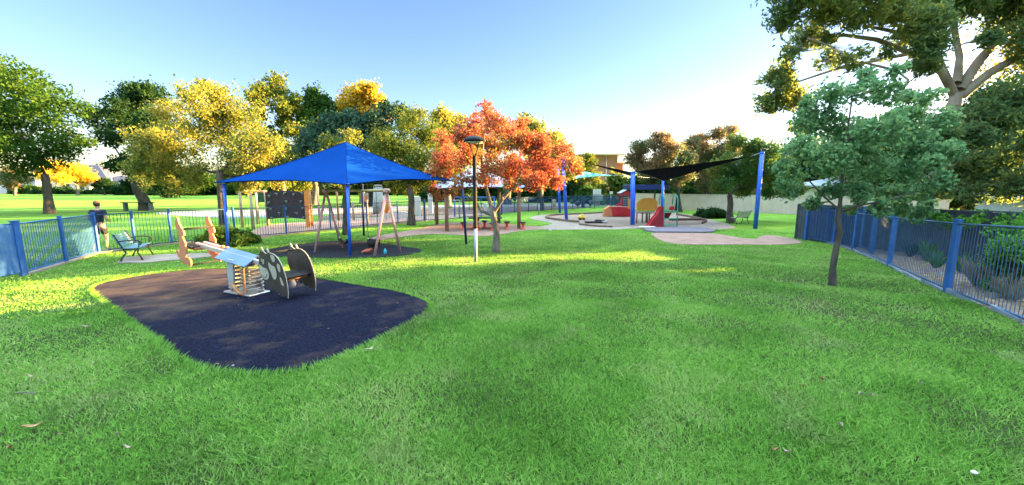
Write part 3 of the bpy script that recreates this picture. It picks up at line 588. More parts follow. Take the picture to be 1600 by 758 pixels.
fence('bar_fence', 'long blue tubular bar fence running behind the bench, bush and swings', [tuple(G(*p)[:2]) for p in bp], 1.33, .105, .0085, .035, M_bluet, M_blue, None, kerb=M_conc)
fence('gate', 'blue barred gate bay with paired posts behind the picnic paving', [tuple(G(663.8, 345.9)[:2]), tuple(G(681, 345.6)[:2])], 1.4, .12, .01, .06, M_bluet, M_bluet)
fence('bar_fence', 'blue bar fence bay between the barred gate and the lamp post', [tuple(G(*p)[:2]) for p in [(683, 345.5), (700, 343.8), (718, 342), (752, 338.6), (783, 335.6)]], 1.33, .13, .009, .035, M_bluet, M_blue)
fence('mesh_fence', 'navy blue mesh fence running behind the red leaved tree to the red boat', [tuple(G(*p)[:2]) for p in [(784, 335.5), (804, 333), (826, 330.8), (862, 328.6), (895, 326.8), (929, 325.8), (955, 325.2), (990, 324.6)]], 1.3, .16, .01, .035, M_bluet, M_bluet, M_cloth3)
fence('bar_fence', 'thin black bar fence in front of the cream boundary fence', [tuple(G(*p)[:2]) for p in [(992, 324.6), (1040, 325.6), (1079, 326.8), (1119, 328.8), (1160, 331.5)]], 1.35, .14, .011, .03, M_black, M_black)
rf = [(1263, 372), (1291, 380), (1333, 391.5), (1389, 416.5), (1479, 458), (1660, 533), (1900, 640)]
fence('bar_fence', 'blue bar fence with a pale bottom rail along the planted bed on the right', [tuple(G(*p)[:2]) for p in rf], 1.33, .105, .0055, .045, mat('weathered blue bars', (.03, .08, .17), .6, (.045, .11, .22), 3), M_blue, None, kerb=mat('pale blue rail', (.16, .21, .28), .6, (.24, .30, .38), 4), kw=.06)
fence('mesh_fence', 'dark blue mesh fence bays behind the crooked sapling trunk', [tuple(P(1266, 300, 17.0)[:2]), tuple(P(1312, 300, 15.6)[:2]), tuple(P(1356, 300, 14.6)[:2]), tuple(P(1374, 300, 13.2)[:2])], 1.45, .12, .009, .05, M_bluet, M_blue, M_cloth3)
# cream corrugated boundary fence
M_cream = mat('cream steel sheet', (.50, .41, .35), .7, (.57, .48, .41), 1.5)
def sheet_fence(name, label, a, b, h, m, pitch=.19, amp=.018, cap=True, post=None, zb=None):
    a = Vector((a[0], a[1], gz(*a[:2]) if zb is None else zb)); b = Vector((b[0], b[1], gz(*b[:2]) if zb is None else zb)); t = thing(name, label, 'fence', a)
    d = b - a; L = d.length; u = d / L; nn = Vector((-u.y, u.x, 0)); n = int(L / pitch) * 4; vs = []
    bayw = 2.4; nb = int(L / bayw) + 1
    for bi in range(nb):
        x0, x1 = L * bi / nb, L * (bi + 1) / nb; mb = MB(); k = max(4, int((x1 - x0) / pitch) * 4); f = []; vs = []
        for i in range(k + 1):
            x = x0 + .03 + (x1 - x0 - .06) * i / k; ph = (i % 4); o_ = nn * (amp if ph in (1, 2) else 0)
            for zz in (0, h): vs.append(a + u * x + o_ + Vector((0, 0, zz)))
            for zz in (h, 0): vs.append(a + u * x + o_ + nn * .004 + Vector((0, 0, zz)))
        for i in range(k):
            p = i * 4; q = p + 4; f += [(p, q, q + 1, p + 1), (p + 1, q + 1, q + 2, p + 2), (p + 2, q + 2, q + 3, p + 3)]
        mb.add(vs, f); mb.build('sheet', m, t, a)
        c = a + u * ((x0 + x1) / 2); rz = math.atan2(u.y, u.x)
        if cap: cb = MB(); cb.box(c + Vector((0, 0, h + .02)), (x1 - x0 - .01, .06, .045), rz); cb.build('top_rail', m, t, a)
        pb = MB(); pb.box(a + u * x0 + Vector((0, 0, h / 2)), (.05, .07, h + .04), rz); pb.build('post', post or m, t, a)
    return t
sheet_fence('boundary_fence', 'long cream ribbed steel fence closing the far side of the lawn', (12.8, 42.2), (24.2, 32.0), 1.5, M_cream)
sheet_fence('boundary_fence', 'cream ribbed steel fence stretch seen under the sapling crown', (24.4, 31.8), (27.5, 25), 1.5, M_cream)
M_dkf = mat('dark slate steel sheet', (.035, .05, .065), .7, (.06, .08, .10), 3)
sheet_fence('boundary_fence', 'dark slate ribbed fence standing behind the planted bed', (12.6, 17.5), (14.2, 7.2), 1.5, M_dkf, pitch=.16, amp=.03)

# ================================================================ BUILDINGS
M_brick = mat('tan brick', (.28, .12, .085), .9, (.35, .17, .13), 9, .3)
M_brick2 = mat('red brick', (.28, .12, .08), .9, (.36, .17, .11), 9, .3)
M_white = mat('white render', (.50, .49, .48), .8, (.58, .57, .55), 1)
M_slate = mat('slate roof tiles', (.045, .05, .085), .8, (.075, .08, .12), 4)
M_terra = mat('terracotta roof tiles', (.24, .10, .055), .8, (.32, .15, .08), 4)
M_glass = mat('dark window glass', (.03, .04, .055), .12, spec=.6)
M_croof = mat('blue grey metal roof', (.30, .36, .46), .5, (.36, .42, .52), 1.5)
def opening(t, off, kind, c, w_, h_, rz, frame, pane):
    """frame proud of the wall with its pane"""
    fb = MB(); Mr = Matrix.Rotation(rz, 3, 'Z'); c = Vector(c)
    for dx, dz, ww, hh in ((0, h_ / 2, w_ + .12, .07), (0, -h_ / 2, w_ + .2, .09), (-w_ / 2, 0, .07, h_ - .08), (w_ / 2, 0, .07, h_ - .08), (0, 0, .05, h_ - .08)):
        fb.box(c + Mr @ Vector((dx, 0, dz)), (ww, .12, hh), rz)
    f = fb.build(kind, frame, t, off); pb = MB(); pb.box(c + Mr @ Vector((0, .01, 0)), (w_ - .05, .04, h_ - .05), rz); p = pb.build('pane', pane, f, off); return f
def house(name, label, c, L, D, hw, hr, rz, wall, roof, wins=(), doors=(), hip=True, chimney=None, over=.5, group=None, cat='house'):
    """rectangular house, front side facing local -y"""
    c = Vector(c); t = thing(name, label, cat, c, rz, group)
    MB().box((0, 0, hw / 2), (L, D, hw)).build('wall', wall, t)
    x, y = L / 2 + over, D / 2 + over; r = (L / 2 - D / 2) if hip else L / 2 + over; r = max(r, .2)
    vs = [(-x, -y, hw + .0), (x, -y, hw), (x, y, hw), (-x, y, hw), (-r, 0, hw + hr), (r, 0, hw + hr), (-x, -y, hw + .12), (x, -y, hw + .12), (x, y, hw + .12), (-x, y, hw + .12)]
    rb = MB(); rb.add(vs, [(0, 3, 2, 1), (0, 1, 7, 6), (1, 2, 8, 7), (2, 3, 9, 8), (3, 0, 6, 9), (6, 7, 5, 4), (8, 9, 4, 5), (7, 8, 5), (9, 6, 4)]); ro = rb.build('roof', roof, t)
    if chimney: MB().box((chimney[0], chimney[1], hw + hr * .6 + .7), (.7, .7, 1.8)).build('chimney', chimney[2], ro)
    for wx, wz, ww, wh in wins: opening(t, None, 'window', (wx, -D / 2 - .03, wz), ww, wh, 0, M_white, M_glass)
    for dx, dw, dh, dm in doors:
        d = MB().box((dx, -D / 2 - .04, dh / 2 + .02), (dw, .1, dh)).build('door', dm, t); MB().box((dx + dw * .4, -D / 2 - .12, dh * .48), (.06, .06, .14)).build('handle', M_steel, d)
    return t
M_gdoor = mat('white roller door', (.60, .61, .64), .6, (.68, .69, .72), 1)
house('slate_roofed_house', 'white house with a steep slate roof beyond the far street', (-147, 140, 0), 20, 14, 4.4, 5.0, R(10), M_white, M_slate, [(-7, 2.2, 2.4, 1.5), (-2, 2.2, 2.4, 1.5), (6, 2.2, 2, 1.5)], [(2.5, 1.1, 2.2, M_barkd)])
house('terracotta_roofed_house', 'long house with a sunlit terracotta roof rising behind the small golden tree', (-172, 158, 0), 26, 18, 4.5, 6.2, R(5), M_white, M_terra, [(-7, 2.2, 2.4, 1.5), (4, 2.2, 2.4, 1.5)], [(0, 1.1, 2.2, M_barkd)], chimney=(3, 1, M_terra))
house('garage', 'white garage with a wide pale roller door beyond the street', (-127, 131, 0), 9, 7, 3.6, 1.8, R(12), M_white, M_slate, [], [(0, 5.5, 2.7, M_gdoor)], cat='garage')
house('white_house', 'low white house behind the pinkish autumn tree at the left end of the street', (-160, 132, 0), 16, 10, 3.8, 2.4, R(5), M_white, M_slate, [(-4, 2, 2, 1.4), (4, 2, 2, 1.4)], [(0, 1.1, 2.2, M_navy)])
GH = 'distant houses under the tree line'
for i, (x, Yf, wl, rf_, lb) in enumerate([(300, 128, M_white, M_terra, 'white house with tiled roof seen low right of the leaning trunk'), (392, 130, M_brick2, M_slate, 'brick house seen between the timber climbing frame posts'), (455, 132, M_brick2, M_terra, 'brick house with tiled roof just above the climbing wall'), (525, 130, M_white, M_slate, 'pale house seen between the two left swing legs'), (560, 128, M_croof, M_slate, 'bluish house seen left of the swing chains')]):
    house('distant_house', lb, (P(x, 300, Yf).x, Yf, 0), 13, 9, 3.2, 2.0, R(-3), wl, rf_, [(-3, 1.8, 1.8, 1.3), (3.5, 1.8, 1.8, 1.3)], [(0, 1, 2.1, M_barkd)], group=GH)
# brick flats
bc = Vector((P(936, 300, 76).x, 76, 0)); t = thing('brick_flats', 'tan brick block of flats with an overhanging pale flat roof', 'flats', bc)
MB().box((-.2, 4, 4.0), (7.0, 8, 8.0)).build('wall', M_brick, t); MB().box((-4.6, 5.5, 2.75), (1.8, 5, 5.5)).build('side_wall', M_brick, t); MB().box((4.1, 5, 3.3), (1.6, 6, 6.6)).build('stair_wall', M_brick, t)
ro = MB().box((.2, 3.7, 8.12), (8.6, 9.2, .24)).build('roof', M_cream, t); MB().box((4.5, 4.6, 6.7), (2.6, 6.6, .18)).build('stair_roof', M_cream, t)
MB().tube([(1.2, -.08, .1), (1.2, -.08, 8)], .07, 6).build('downpipe', M_white, t)
for x, z in ((-2, 1.6), (-2, 4.4)): opening(t, None, 'window', (x, -.03, z), 1.3, 1.1, 0, M_white, M_glass)
for x in (-.6, 2.0):
    v = MB().tube([(x, 2, 8.2), (x, 2, 9.0)], .09, 8).lathe([(.12, 0), (.3, .05), (.3, .25), (.1, .4)], (x, 2, 9.0), 10).build('roof_vent', M_steel, ro)
# cream building at the right, grey shed
house('cream_building', 'long cream building with a blue grey metal roof beyond the right fence', (38.5, 31.0, 0), 26, 8, 2.25, 1.3, R(-52), mat('cream render', (.66, .62, .46), .8, (.72, .68, .52), 1), M_croof, [(-9, 1.75, 2.6, .6), (-4.5, 1.75, 2.6, .6), (0.5, 1.75, 2.6, .6), (5.5, 1.75, 2.6, .6), (9.5, 1.75, 2.0, .6)], [(3, .95, 2.0, M_bluet)], cat='building')
house('garden_shed', 'small grey gabled shed at the right edge above the leafy shrub', (24.5, 17.2, 0), 5, 3.4, 1.75, .8, R(-30), mat('grey ribbed steel', (.35, .34, .36), .6, (.42, .40, .43), 2), mat('shed roof', (.42, .36, .38), .6), [], [(0, 1.0, 1.6, M_dkf)], hip=False, over=.2, cat='shed')
house('brick_house', 'two storey red brick house half hidden behind the sapling crown', (33.5, 49, 0), 15, 10, 4.6, 2.2, R(-42), M_brick2, M_slate, [(-4.5, 3.6, 1.5, 1.2), (0, 3.6, 1.5, 1.2), (4.5, 3.6, 1.5, 1.2), (-4.5, 1.4, 1.5, 1.2), (4.5, 1.4, 1.5, 1.2)], [(0, 1, 2.1, M_navy)])
# ================================================================ BLUE SHADE CANOPY OVER THE SWINGS
M_canopy = mat('blue shade cloth', (.001, .036, .20), .9, (.001, .043, .24), 1.2, .05, spec=.04)
def fabric(corners, apex, sag, n=16, th=.012, sink=.12):
    """tensioned cloth pyramid: edges curve up and inwards between the corners"""
    mb = MB(); k = len(corners); A = Vector(apex)
    for i in range(k):
        a = Vector(corners[i]); b = Vector(corners[(i + 1) % k]); cen = sum((Vector(c) for c in corners), Vector()) / k
        vs = []; fs = []
        for r in range(n + 1):
            s = r / n
            for q in range(n + 1):
                u = q / n; e = a.lerp(b, u); bow = 4 * u * (1 - u)
                e = e + (Vector((cen.x, cen.y, e.z)) - e) * sag * bow + Vector((0, 0, sag * bow * 1.1))
                p = A.lerp(e, s); p.z -= math.sin(math.pi * s) * sink * (1 - .25 * bow)
                vs.append(p)
        for r in range(n):
            for q in range(n): fs.append((r * (n + 1) + q, r * (n + 1) + q + 1, (r + 1) * (n + 1) + q + 1, (r + 1) * (n + 1) + q))
        mb.add(vs, fs, True)
    return mb
Pp = [G(357, 395.5), G(547, 400.5), G(729, 382.5), G(568.5, 368.5)]
can = thing('shade_canopy', 'large bright blue peaked shade canopy on four blue posts over the swings', 'shade canopy', tuple(Pp[1]))
tops = [P(350, 287, Pp[0].y), P(543, 290, Pp[1].y), P(722, 287, Pp[2].y), P(566, 289, Pp[3].y)]
for i in range(4):
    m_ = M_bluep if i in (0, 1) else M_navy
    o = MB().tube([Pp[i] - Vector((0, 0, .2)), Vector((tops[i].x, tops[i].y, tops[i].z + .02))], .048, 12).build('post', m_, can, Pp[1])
    MB().tube([tops[i] + Vector((0, 0, .0)), tops[i] + Vector((0, 0, .06))], .06, 10).build('cap', M_steel, o, Pp[1])
cen = sum((Vector(p) for p in tops), Vector()) / 4
cor = [(p + (p - cen).normalized() * f) for p, f in zip(tops, (.28, .12, -.35, .2))]
cor[2] = P(706, 284, Pp[2].y - .1)
for c_ in cor: c_.z += .03
apex = Vector((P(545, 300, 14.6).x, 14.6, P(545, 222, 14.6).z))
cl = fabric(cor, apex, .10, 18, sink=.10).build('canopy', M_canopy, can, Pp[1])
sm_ = MB(); cq = sum((Vector(c) for c in cor), Vector()) / 4
for i in range(4):
    a = Vector(cor[i]); b = Vector(cor[(i + 1) % 4]); pp = []
    for q in range(19):
        u = q / 18; e = a.lerp(b, u); bow = 4 * u * (1 - u); pp.append(e + (Vector((cq.x, cq.y, e.z)) - e) * .10 * bow + Vector((0, 0, .11 * bow)))
    sm_.tube(pp, .018, 6)
    pp = []
    for q in range(19):
        s_ = q / 18; p = Vector(apex).lerp(a, s_); p.z -= math.sin(math.pi * s_) * .10; pp.append(p + Vector((0, 0, .004)))
    sm_.tube(pp, .012, 6)
sm_.build('hem', mat('hem tape', (.001, .022, .14), .8, (.001, .03, .18), 6, spec=.05), cl, Pp[1])
for c_, p_ in zip(cor, tops): MB().tube([p_, Vector(c_)], .012, 6).build('corner_shackle', M_steel, can, Pp[1])
fr = MB()
for p in tops: fr.tube([p, p.lerp(apex, .5) - Vector((0, 0, .17)), apex - Vector((0, 0, .12))], .025, 8)
fr.build('frame', M_navy, can, Pp[1])

# ================================================================ SWINGS
M_pink = mat('faded pink steel', (.42, .22, .24), .5, (.52, .30, .32), 3, .1)
M_beam = mat('mustard beam paint', (.26, .21, .08), .5, (.32, .27, .12), 4)
M_seat = mat('black rubber seat', (.012, .012, .013), .7)
La, Lb, Ra, Rb = G(490.5, 396), G(535.5, 388.5), G(584, 402), G(627, 396.5)
sw = thing('swing_set', 'two seat swing set with faded pink A frame legs and a mustard top beam', 'swing set', tuple(La))
At = P(509, 298, (La.y + Lb.y) / 2); Bt = P(604, 298, (Ra.y + Rb.y) / 2)
for f, a in ((La, At), (Lb, At), (Ra, Bt), (Rb, Bt)):
    MB().tube([f - Vector((0, 0, .1)), a], .042, 10).build('leg', M_pink, sw, La)
MB().tube([At - (Bt - At) * .06, Bt + (Bt - At) * .05], .042, 12).build('beam', M_beam, sw, La)
for p in (At, Bt): MB().box(p, (.16, .2, .13), math.atan2((Bt - At).y, (Bt - At).x), bev=.02).build('bracket', M_pink, sw, La)
ud = (Bt - At).normalized()
for f, nm in ((.27, 0), (.76, 1)):
    c = At.lerp(Bt, f); zs = gz(c.x, c.y) + .27; w_ = .22
    for s in (-1, 1):
        q = c + ud * w_ * s; ch = MB()
        for k in range(22):
            z0 = q.z - .05 - (q.z - zs - .2) * k / 22; z1 = q.z - .05 - (q.z - zs - .2) * (k + 1) / 22
            ch.tube([Vector((q.x, q.y, z0)), Vector((q.x, q.y, z1 + .004))], .007 if k % 2 else .010, 5)
        ch.build('chain', M_black, sw, La)
    s_ = Vector((c.x, c.y, zs))
    if nm == 0:
        st = MB(); k = 10; vs = []; n_ = Vector((-ud.y, ud.x, 0))
        for i in range(k + 1):
            u = -1 + 2 * i / k; b = s_ + ud * u * .22 + Vector((0, 0, .17 * abs(u) ** 2.2 - .0))
            for v, dz in ((-.08, 0), (.08, 0), (.08, .02), (-.08, .02)): vs.append(b + n_ * v + Vector((0, 0, dz)))
        fs = []
        for i in range(k):
            for j in range(4): fs.append((i * 4 + j, i * 4 + (j + 1) % 4, i * 4 + 4 + (j + 1) % 4, i * 4 + 4 + j))
        st.add(vs, fs, True)
        se = st.build('seat', M_seat, sw, La)
    else:
        st = MB(); prof = [(.10, -.02), (.17, .0), (.20, .08), (.215, .2), (.20, .21), (.185, .09), (.15, .03)]
        st.lathe(prof, s_, 16); se = st.build('toddler_seat', M_seat, sw, La)
        MB().box(s_ + Vector((0, 0, .21)), (.44, .05, .05), math.atan2(ud.y, ud.x), bev=.02).build('safety_bar', M_seat, se, La)
    for s in (-1, 1): MB().tube([s_ + ud * w_ * s + Vector((0, 0, .15)), s_ + ud * w_ * s + Vector((0, 0, .26))], .016, 6).build('link', M_white, sw, La)
tb = s_ + Vector((-.05, -.1, -.14))
gg = gz(tb.x, tb.y) + .03
jk = MB(); jk.ell((tb.x - .12, tb.y, gg + .10), (.11, .09, .07), 12, 6).ell((tb.x - .02, tb.y + .02, gg + .14), (.08, .07, .05)).tube([(tb.x - .2, tb.y, gg + .10), (tb.x - .3, tb.y - .05, gg + .05)], [.05, .03], 8)
tag(jk.build('jacket', mat('red orange cloth', (.45, .09, .05), .9, (.55, .16, .09), 12), None, (tb.x, tb.y, gg)), 'crumpled red orange jacket dropped under the right swing seat', 'jacket')
bx = MB().box((tb.x + .45, tb.y, gg + .07), (.09, .08, .14), .3, bev=.02).tube([(tb.x + .45, tb.y, gg + .13), (tb.x + .45, tb.y, gg + .18)], .02, 8)
tag(bx.build('drink_bottle', mat('aqua plastic', (.05, .45, .55), .35), None, (tb.x + .45, tb.y, gg)), 'small aqua bottle standing by the pink swing leg', 'bottle')

# ================================================================ LAMP POSTS
M_lampd = mat('dark brown lamp paint', (.010, .007, .006), .7, (.018, .012, .010), 5, spec=.15)
M_lampw = mat('pale grey lower sleeve', (.27, .29, .31), .5, (.33, .35, .37), 5)
lg = G(743.5, 410); lamp = thing('lamp_post', 'dark brown park lamp post with a pale grey lower sleeve, nearest the camera', 'lamp post', tuple(lg), 0, 'park lamp posts')
H = P(743, 243, lg.y).z - lg.z; zj = P(743, 357, lg.y).z - lg.z; zt = P(743, 221, lg.y).z - lg.z
MB().tube([(0, 0, -.1), (0, 0, zj)], .047, 14).build('sleeve', M_lampw, lamp)
MB().lathe([(.055, zj), (.062, zj + .01), (.062, zj + .06), (.056, zj + .07), (.054, H * .98), (.04, H)], n=14).build('pole', M_lampd, lamp)
for k in range(4):
    a = math.pi / 4 + k * math.pi / 2; MB().tube([(.03 * math.cos(a), .03 * math.sin(a), H - .05), (.08 * math.cos(a), .08 * math.sin(a), H + .10), (.215 * math.cos(a), .215 * math.sin(a), zt)], .011, 6).build('arm', M_lampd, lamp)
cap = MB().lathe([(.27, zt - .015), (.285, zt + .0), (.275, zt + .05), (.22, zt + .10), (.13, zt + .135), (.02, zt + .15)], n=28).build('lamp_hood', mat('navy black hood', (.005, .006, .014), .5, spec=.2), lamp)
MB().lathe([(.22, zt - .05), (.24, zt - .016), (.05, zt - .016)], n=20).build('diffuser', mat('frosted diffuser', (.5, .48, .44), .4), cap)
lg2 = G(842, 336); l2 = copy_tree(lamp); l2.location = lg2; l2['label'] = 'farther lamp post with a white lower sleeve, standing by the navy mesh fence'

# ================================================================ SPRING SEESAW
M_org = mat('orange play panel', (.50, .17, .075), .6, (.56, .22, .10), 3, .1)
M_orge = M_org
M_cow = mat('dark brown play panel', (.030, .022, .020), .5, (.055, .043, .038), 8, .15)
M_cowl = mat('cream panel core', (.36, .33, .26), .6, (.42, .38, .30), 6)
M_hood = mat('blue grey hood sheet', (.10, .17, .32), .4, (.14, .21, .38), 2, .05, metal=0)
M_spring = mat('chipped spring paint', (.34, .36, .32), .45, (.16, .08, .04), 9, .3, metal=.0, thr=(.52, .62))
M_plate = mat('pale bracket plate', (.30, .32, .32), .55, (.36, .37, .37), 5)
M_rust = mat('rusty brackets', (.38, .14, .05), .7, (.50, .24, .12), 10)
M_board = mat('charcoal boards', (.015, .015, .018), .7, (.03, .03, .03), 8, .1, spec=.12)
M_beamst = mat('pale beam steel', (.42, .38, .35), .45, (.5, .45, .42), 4, metal=.3)
u3 = Vector((.91, -.415)).normalized(); ctr = Vector((-5.07, 7.38)); rzs = math.atan2(u3.y, u3.x)
sg_ = Vector((ctr.x, ctr.y, gz(ctr.x, ctr.y) + .025))
see = thing('spring_seesaw', 'spring seesaw with orange animal panels at one end and brown cow panels at the other', 'seesaw', tuple(sg_), rzs)
def wl(px, py, Y):  # world point into the seesaw's own frame
    v = P(px, py, Y) - sg_; return Matrix.Rotation(-rzs, 3, 'Z') @ v
tilt = math.atan2(-.30, 2.5)
TM = Matrix.Rotation(-tilt, 3, 'Y')      # orange end (-x) up
TM = Matrix.Rotation(math.radians(6.5), 3, 'Y')
def tz(x): return -x * math.tan(math.radians(6.5))
MB().box((0, 0, .015), (.78, .40, .03), bev=.01).build('base_plate', M_steel, see)
for sx in (-.2, .2):
    pts = []; n = 7.5; hh = .56
    for i in range(int(n * 18) + 1):
        a = 2 * math.pi * i / 18; z = .05 + hh * i / (n * 18); sh = tz(sx) * z / .6 * .3
        pts.append((sx + .165 * math.cos(a), .165 * math.sin(a), z + sh))
    MB().tube(pts, .016, 8).build('coil_spring', M_spring, see)
    cl_ = MB()
    cl_.box((sx + .06, -.185, .33), (.045, .02, .52))
    cl_.build('spring_strap', M_rust, see)
    MB().lathe([(.17, .60), (.185, .61), (.185, .66), (.15, .665)], (sx, 0, tz(sx)), 20).build('spring_collar', M_rust, see)
MB().prism([(-.09, .68), (.10, .66), (.06, .30), (.0, .12), (-.10, .12), (-.11, .35)], (-.04, -.215, 0), (1, 0, 0), (0, 0, 1), (0, 1, 0), .03).build('side_bracket', M_plate, see)
MB().tube([(-.02, -.24, .22), (.12, -.22, .06), (.2, -.2, .03)], [.035, .03, .03], 8).build('hinge_arm', M_rust, see)
hd = MB(); L2 = .44; hz = .80
prof = [(-.26, -.17), (0, 0.0), (.26, -.17), (.24, -.185), (0, -.025), (-.24, -.185)]
vs = [TM @ Vector((sx * L2, a, b)) + Vector((0, 0, hz)) for sx in (-1, 1) for a, b in prof]
hd.add(vs, [(0, 1, 7, 6), (1, 2, 8, 7), (2, 3, 9, 8), (3, 4, 10, 9), (4, 5, 11, 10), (5, 0, 6, 11), (0, 5, 4, 1), (1, 4, 3, 2), (6, 7, 10, 11), (7, 8, 9, 10)])
hd.build('spring_hood', M_hood, see)
bm_ = MB()
for yy in (-.07, .07): bm_.box(TM @ Vector((-.22, yy, 0)) + Vector((0, 0, .70)), (2.3, .05, .09), M=TM, bev=.01)
bm_.build('beam', M_beamst, see)
def panel_pts(pts, sx, sz, x0, z0): return [((a - x0) * sx, (z0 - b) * sz) for a, b in pts]
cow = [(440, 300), (446, 235), (455, 200), (470, 175), (500, 192), (525, 205), (560, 187), (600, 187), (640, 203), (675, 235), (705, 285), (732, 345), (752, 410), (768, 490), (774, 560), (772, 612), (735, 600), (700, 606), (690, 580), (672, 602), (640, 590), (630, 560), (610, 585), (580, 572), (565, 545), (550, 566), (530, 545), (505, 500), (470, 455), (445, 400), (436, 350)]
kang = [(75, 85), (92, 92), (105, 150), (138, 205), (165, 245), (168, 285), (142, 305), (158, 345), (182, 385), (176, 410), (190, 450), (192, 510), (172, 556), (215, 553), (240, 580), (244, 625), (235, 655), (212, 650), (195, 640), (155, 648), (120, 640), (115, 605), (72, 580), (45, 525), (48, 503), (64, 498), (85, 520), (98, 528), (90, 450), (93, 380), (96, 320), (80, 265), (58, 210), (48, 160), (62, 130)]
cowz = zat(460, 6.6) - sg_.z
def slab(name, outline, xc, y, zc, m, th=.024, par=see):
    return MB().prism(outline, (xc, y, zc), TM @ Vector((1, 0, 0)), TM @ Vector((0, 0, 1)), (0, 1, 0), th).build(name, m, par)
CX = 1.22
cowo = panel_pts(cow, .74 / 340, .70 / 430, 605, 400)
for y in (-.27, .27):
    o = slab('cow_panel', cowo, CX, y, .53, M_cow)
    # pale cut edge showing all round, ears and horns
    rim = []; n = len(cowo)
    slab('panel_core', [(a * 1.018, b * 1.018) for a, b in cowo], CX, y, .53, M_cowl, .012, o)
    X = TM @ Vector((1, 0, 0)); Z = TM @ Vector((0, 0, 1))
    for hx in (480, 548):
        hb = MB()
        q = Vector((CX, y, .53)) + X * ((hx - 605) * .74 / 340) + Z * ((400 - 195) * .70 / 430)
        hb.tube([q, q + Z * .04 - X * .005, q + Z * .085 - X * (.035 if hx < 500 else .03)], [.02, .018, .009], 8); hb.build('horn', M_cowl, o)
    fy = y + (-.0145 if y < 0 else .0145)
    spots = [[(445, 330), (460, 345), (500, 365), (525, 355), (545, 375), (560, 410), (562, 450), (540, 485), (510, 488), (478, 455), (450, 410)],
             [(552, 275), (575, 300), (600, 315), (620, 305), (645, 345), (655, 400), (645, 450), (620, 455), (600, 425), (590, 390), (565, 350)],
             [(575, 198), (610, 198), (632, 225), (630, 262), (612, 270), (592, 245)], [(657, 270), (680, 275), (697, 315), (695, 360), (678, 355), (658, 310)],
             [(683, 408), (705, 420), (722, 455), (738, 490), (715, 497), (700, 470)], [(488, 270), (498, 262), (507, 285), (505, 318), (493, 325), (486, 300)], [(468, 270), (476, 265), (480, 290), (474, 305), (467, 290)]]
    for k, s in enumerate(spots):
        s = smoothpoly(s, 2); slab('cow_patch' if k < 5 else 'eye', panel_pts(s, .74 / 340, .70 / 430, 605, 400), CX, fy + (-.0015 * (k % 2)) * (1 if y < 0 else -1), .53, M_cowl, .005, o)
    sm = MB(); pp = []
    for i in range(9):
        tt = i / 8; a, b = 500 + 40 * tt, 455 - 30 * abs(2 * tt - 1) ** 2 * (.25 if tt < .5 else 1.2) + 8 * math.sin(tt * 3.14)
        pp.append(Vector((CX, fy + (-.005 if y < 0 else .005), .53)) + X * ((a - 605) * .74 / 340) + Z * ((400 - b) * .70 / 430))
    sm.tube(pp, .005, 5); q = Vector((CX, fy, .53)) + X * ((525 - 605) * .74 / 340) + Z * ((400 - 380) * .70 / 430); sm.ell(q, (.012, .007, .014), 8, 6); sm.build('smile', M_cow, o)
KX = -1.40
ko = panel_pts(kang, .50 / 200, .92 / 572, 145, 372)
for y in (-.27, .27):
    o = slab('animal_panel', ko, KX, y, .93, M_org, .026)
    X = TM @ Vector((1, 0, 0)); Z = TM @ Vector((0, 0, 1)); hb = MB(); 
    for a, b, r in ((105, 180, .011), (82, 215, .008)):
        q = Vector((KX, y, .93)) + X * ((a - 145) * .50 / 200) + Z * ((372 - b) * .92 / 572); hb.ell(q, (r, .018, r), 8, 6)
    hb.build('eye', M_cow, o)
def pt(x, z): return TM @ Vector((x, 0, z))
for nm, x, zz, ww in (('cow_seat', 1.29, .62, .36), ('orange_end_seat', -1.36, .685, .34)):
    c = Vector((x, 0, zz + tz(x) )); 
    MB().box(c, (ww, .515, .035), M=TM, bev=.012).build('seat', M_board, see)
    if x > 0:
        MB().box(c + Vector((.05, 0, -.05)), (.08, .5, .06), M=TM).build('seat_support', M_rust, see)
    else: MB().box(c + Vector((.08, 0, -.045)), (.22, .40, .05), M=TM).build('seat_support', M_rust, see)
MB().tube([(1.03, -.258, .98 + tz(1.03)), (1.03, .258, .98 + tz(1.03))], .018, 10).build('handle_bar', M_board, see)
MB().tube([(-1.34, -.258, 1.03 + tz(-1.34)), (-1.34, .258, 1.03 + tz(-1.34))], .02, 10).build('handle_bar', M_board, see)
MB().tube([(-1.24, -.258, .34 + tz(-1.24)), (-1.24, .258, .34 + tz(-1.24))], .016, 10).build('foot_bar', M_board, see)
bmp = MB().lathe([(.03, -.24), (.075, -.20), (.085, -.15), (.06, -.09), (.045, -.04), (.045, 0)], (1.27, 0, .60 + tz(1.27)), 16).build('bump_stop', mat('pale grey rubber', (.42, .44, .5), .5), see)
for bx_, by_ in ((-.48, 0), (.47, .02), (-.62, 0)): MB().ell(Vector((bx_, by_, .775 + tz(bx_))), (.04, .04, .03), 10, 6).build('bolt_cap', M_rust, see)

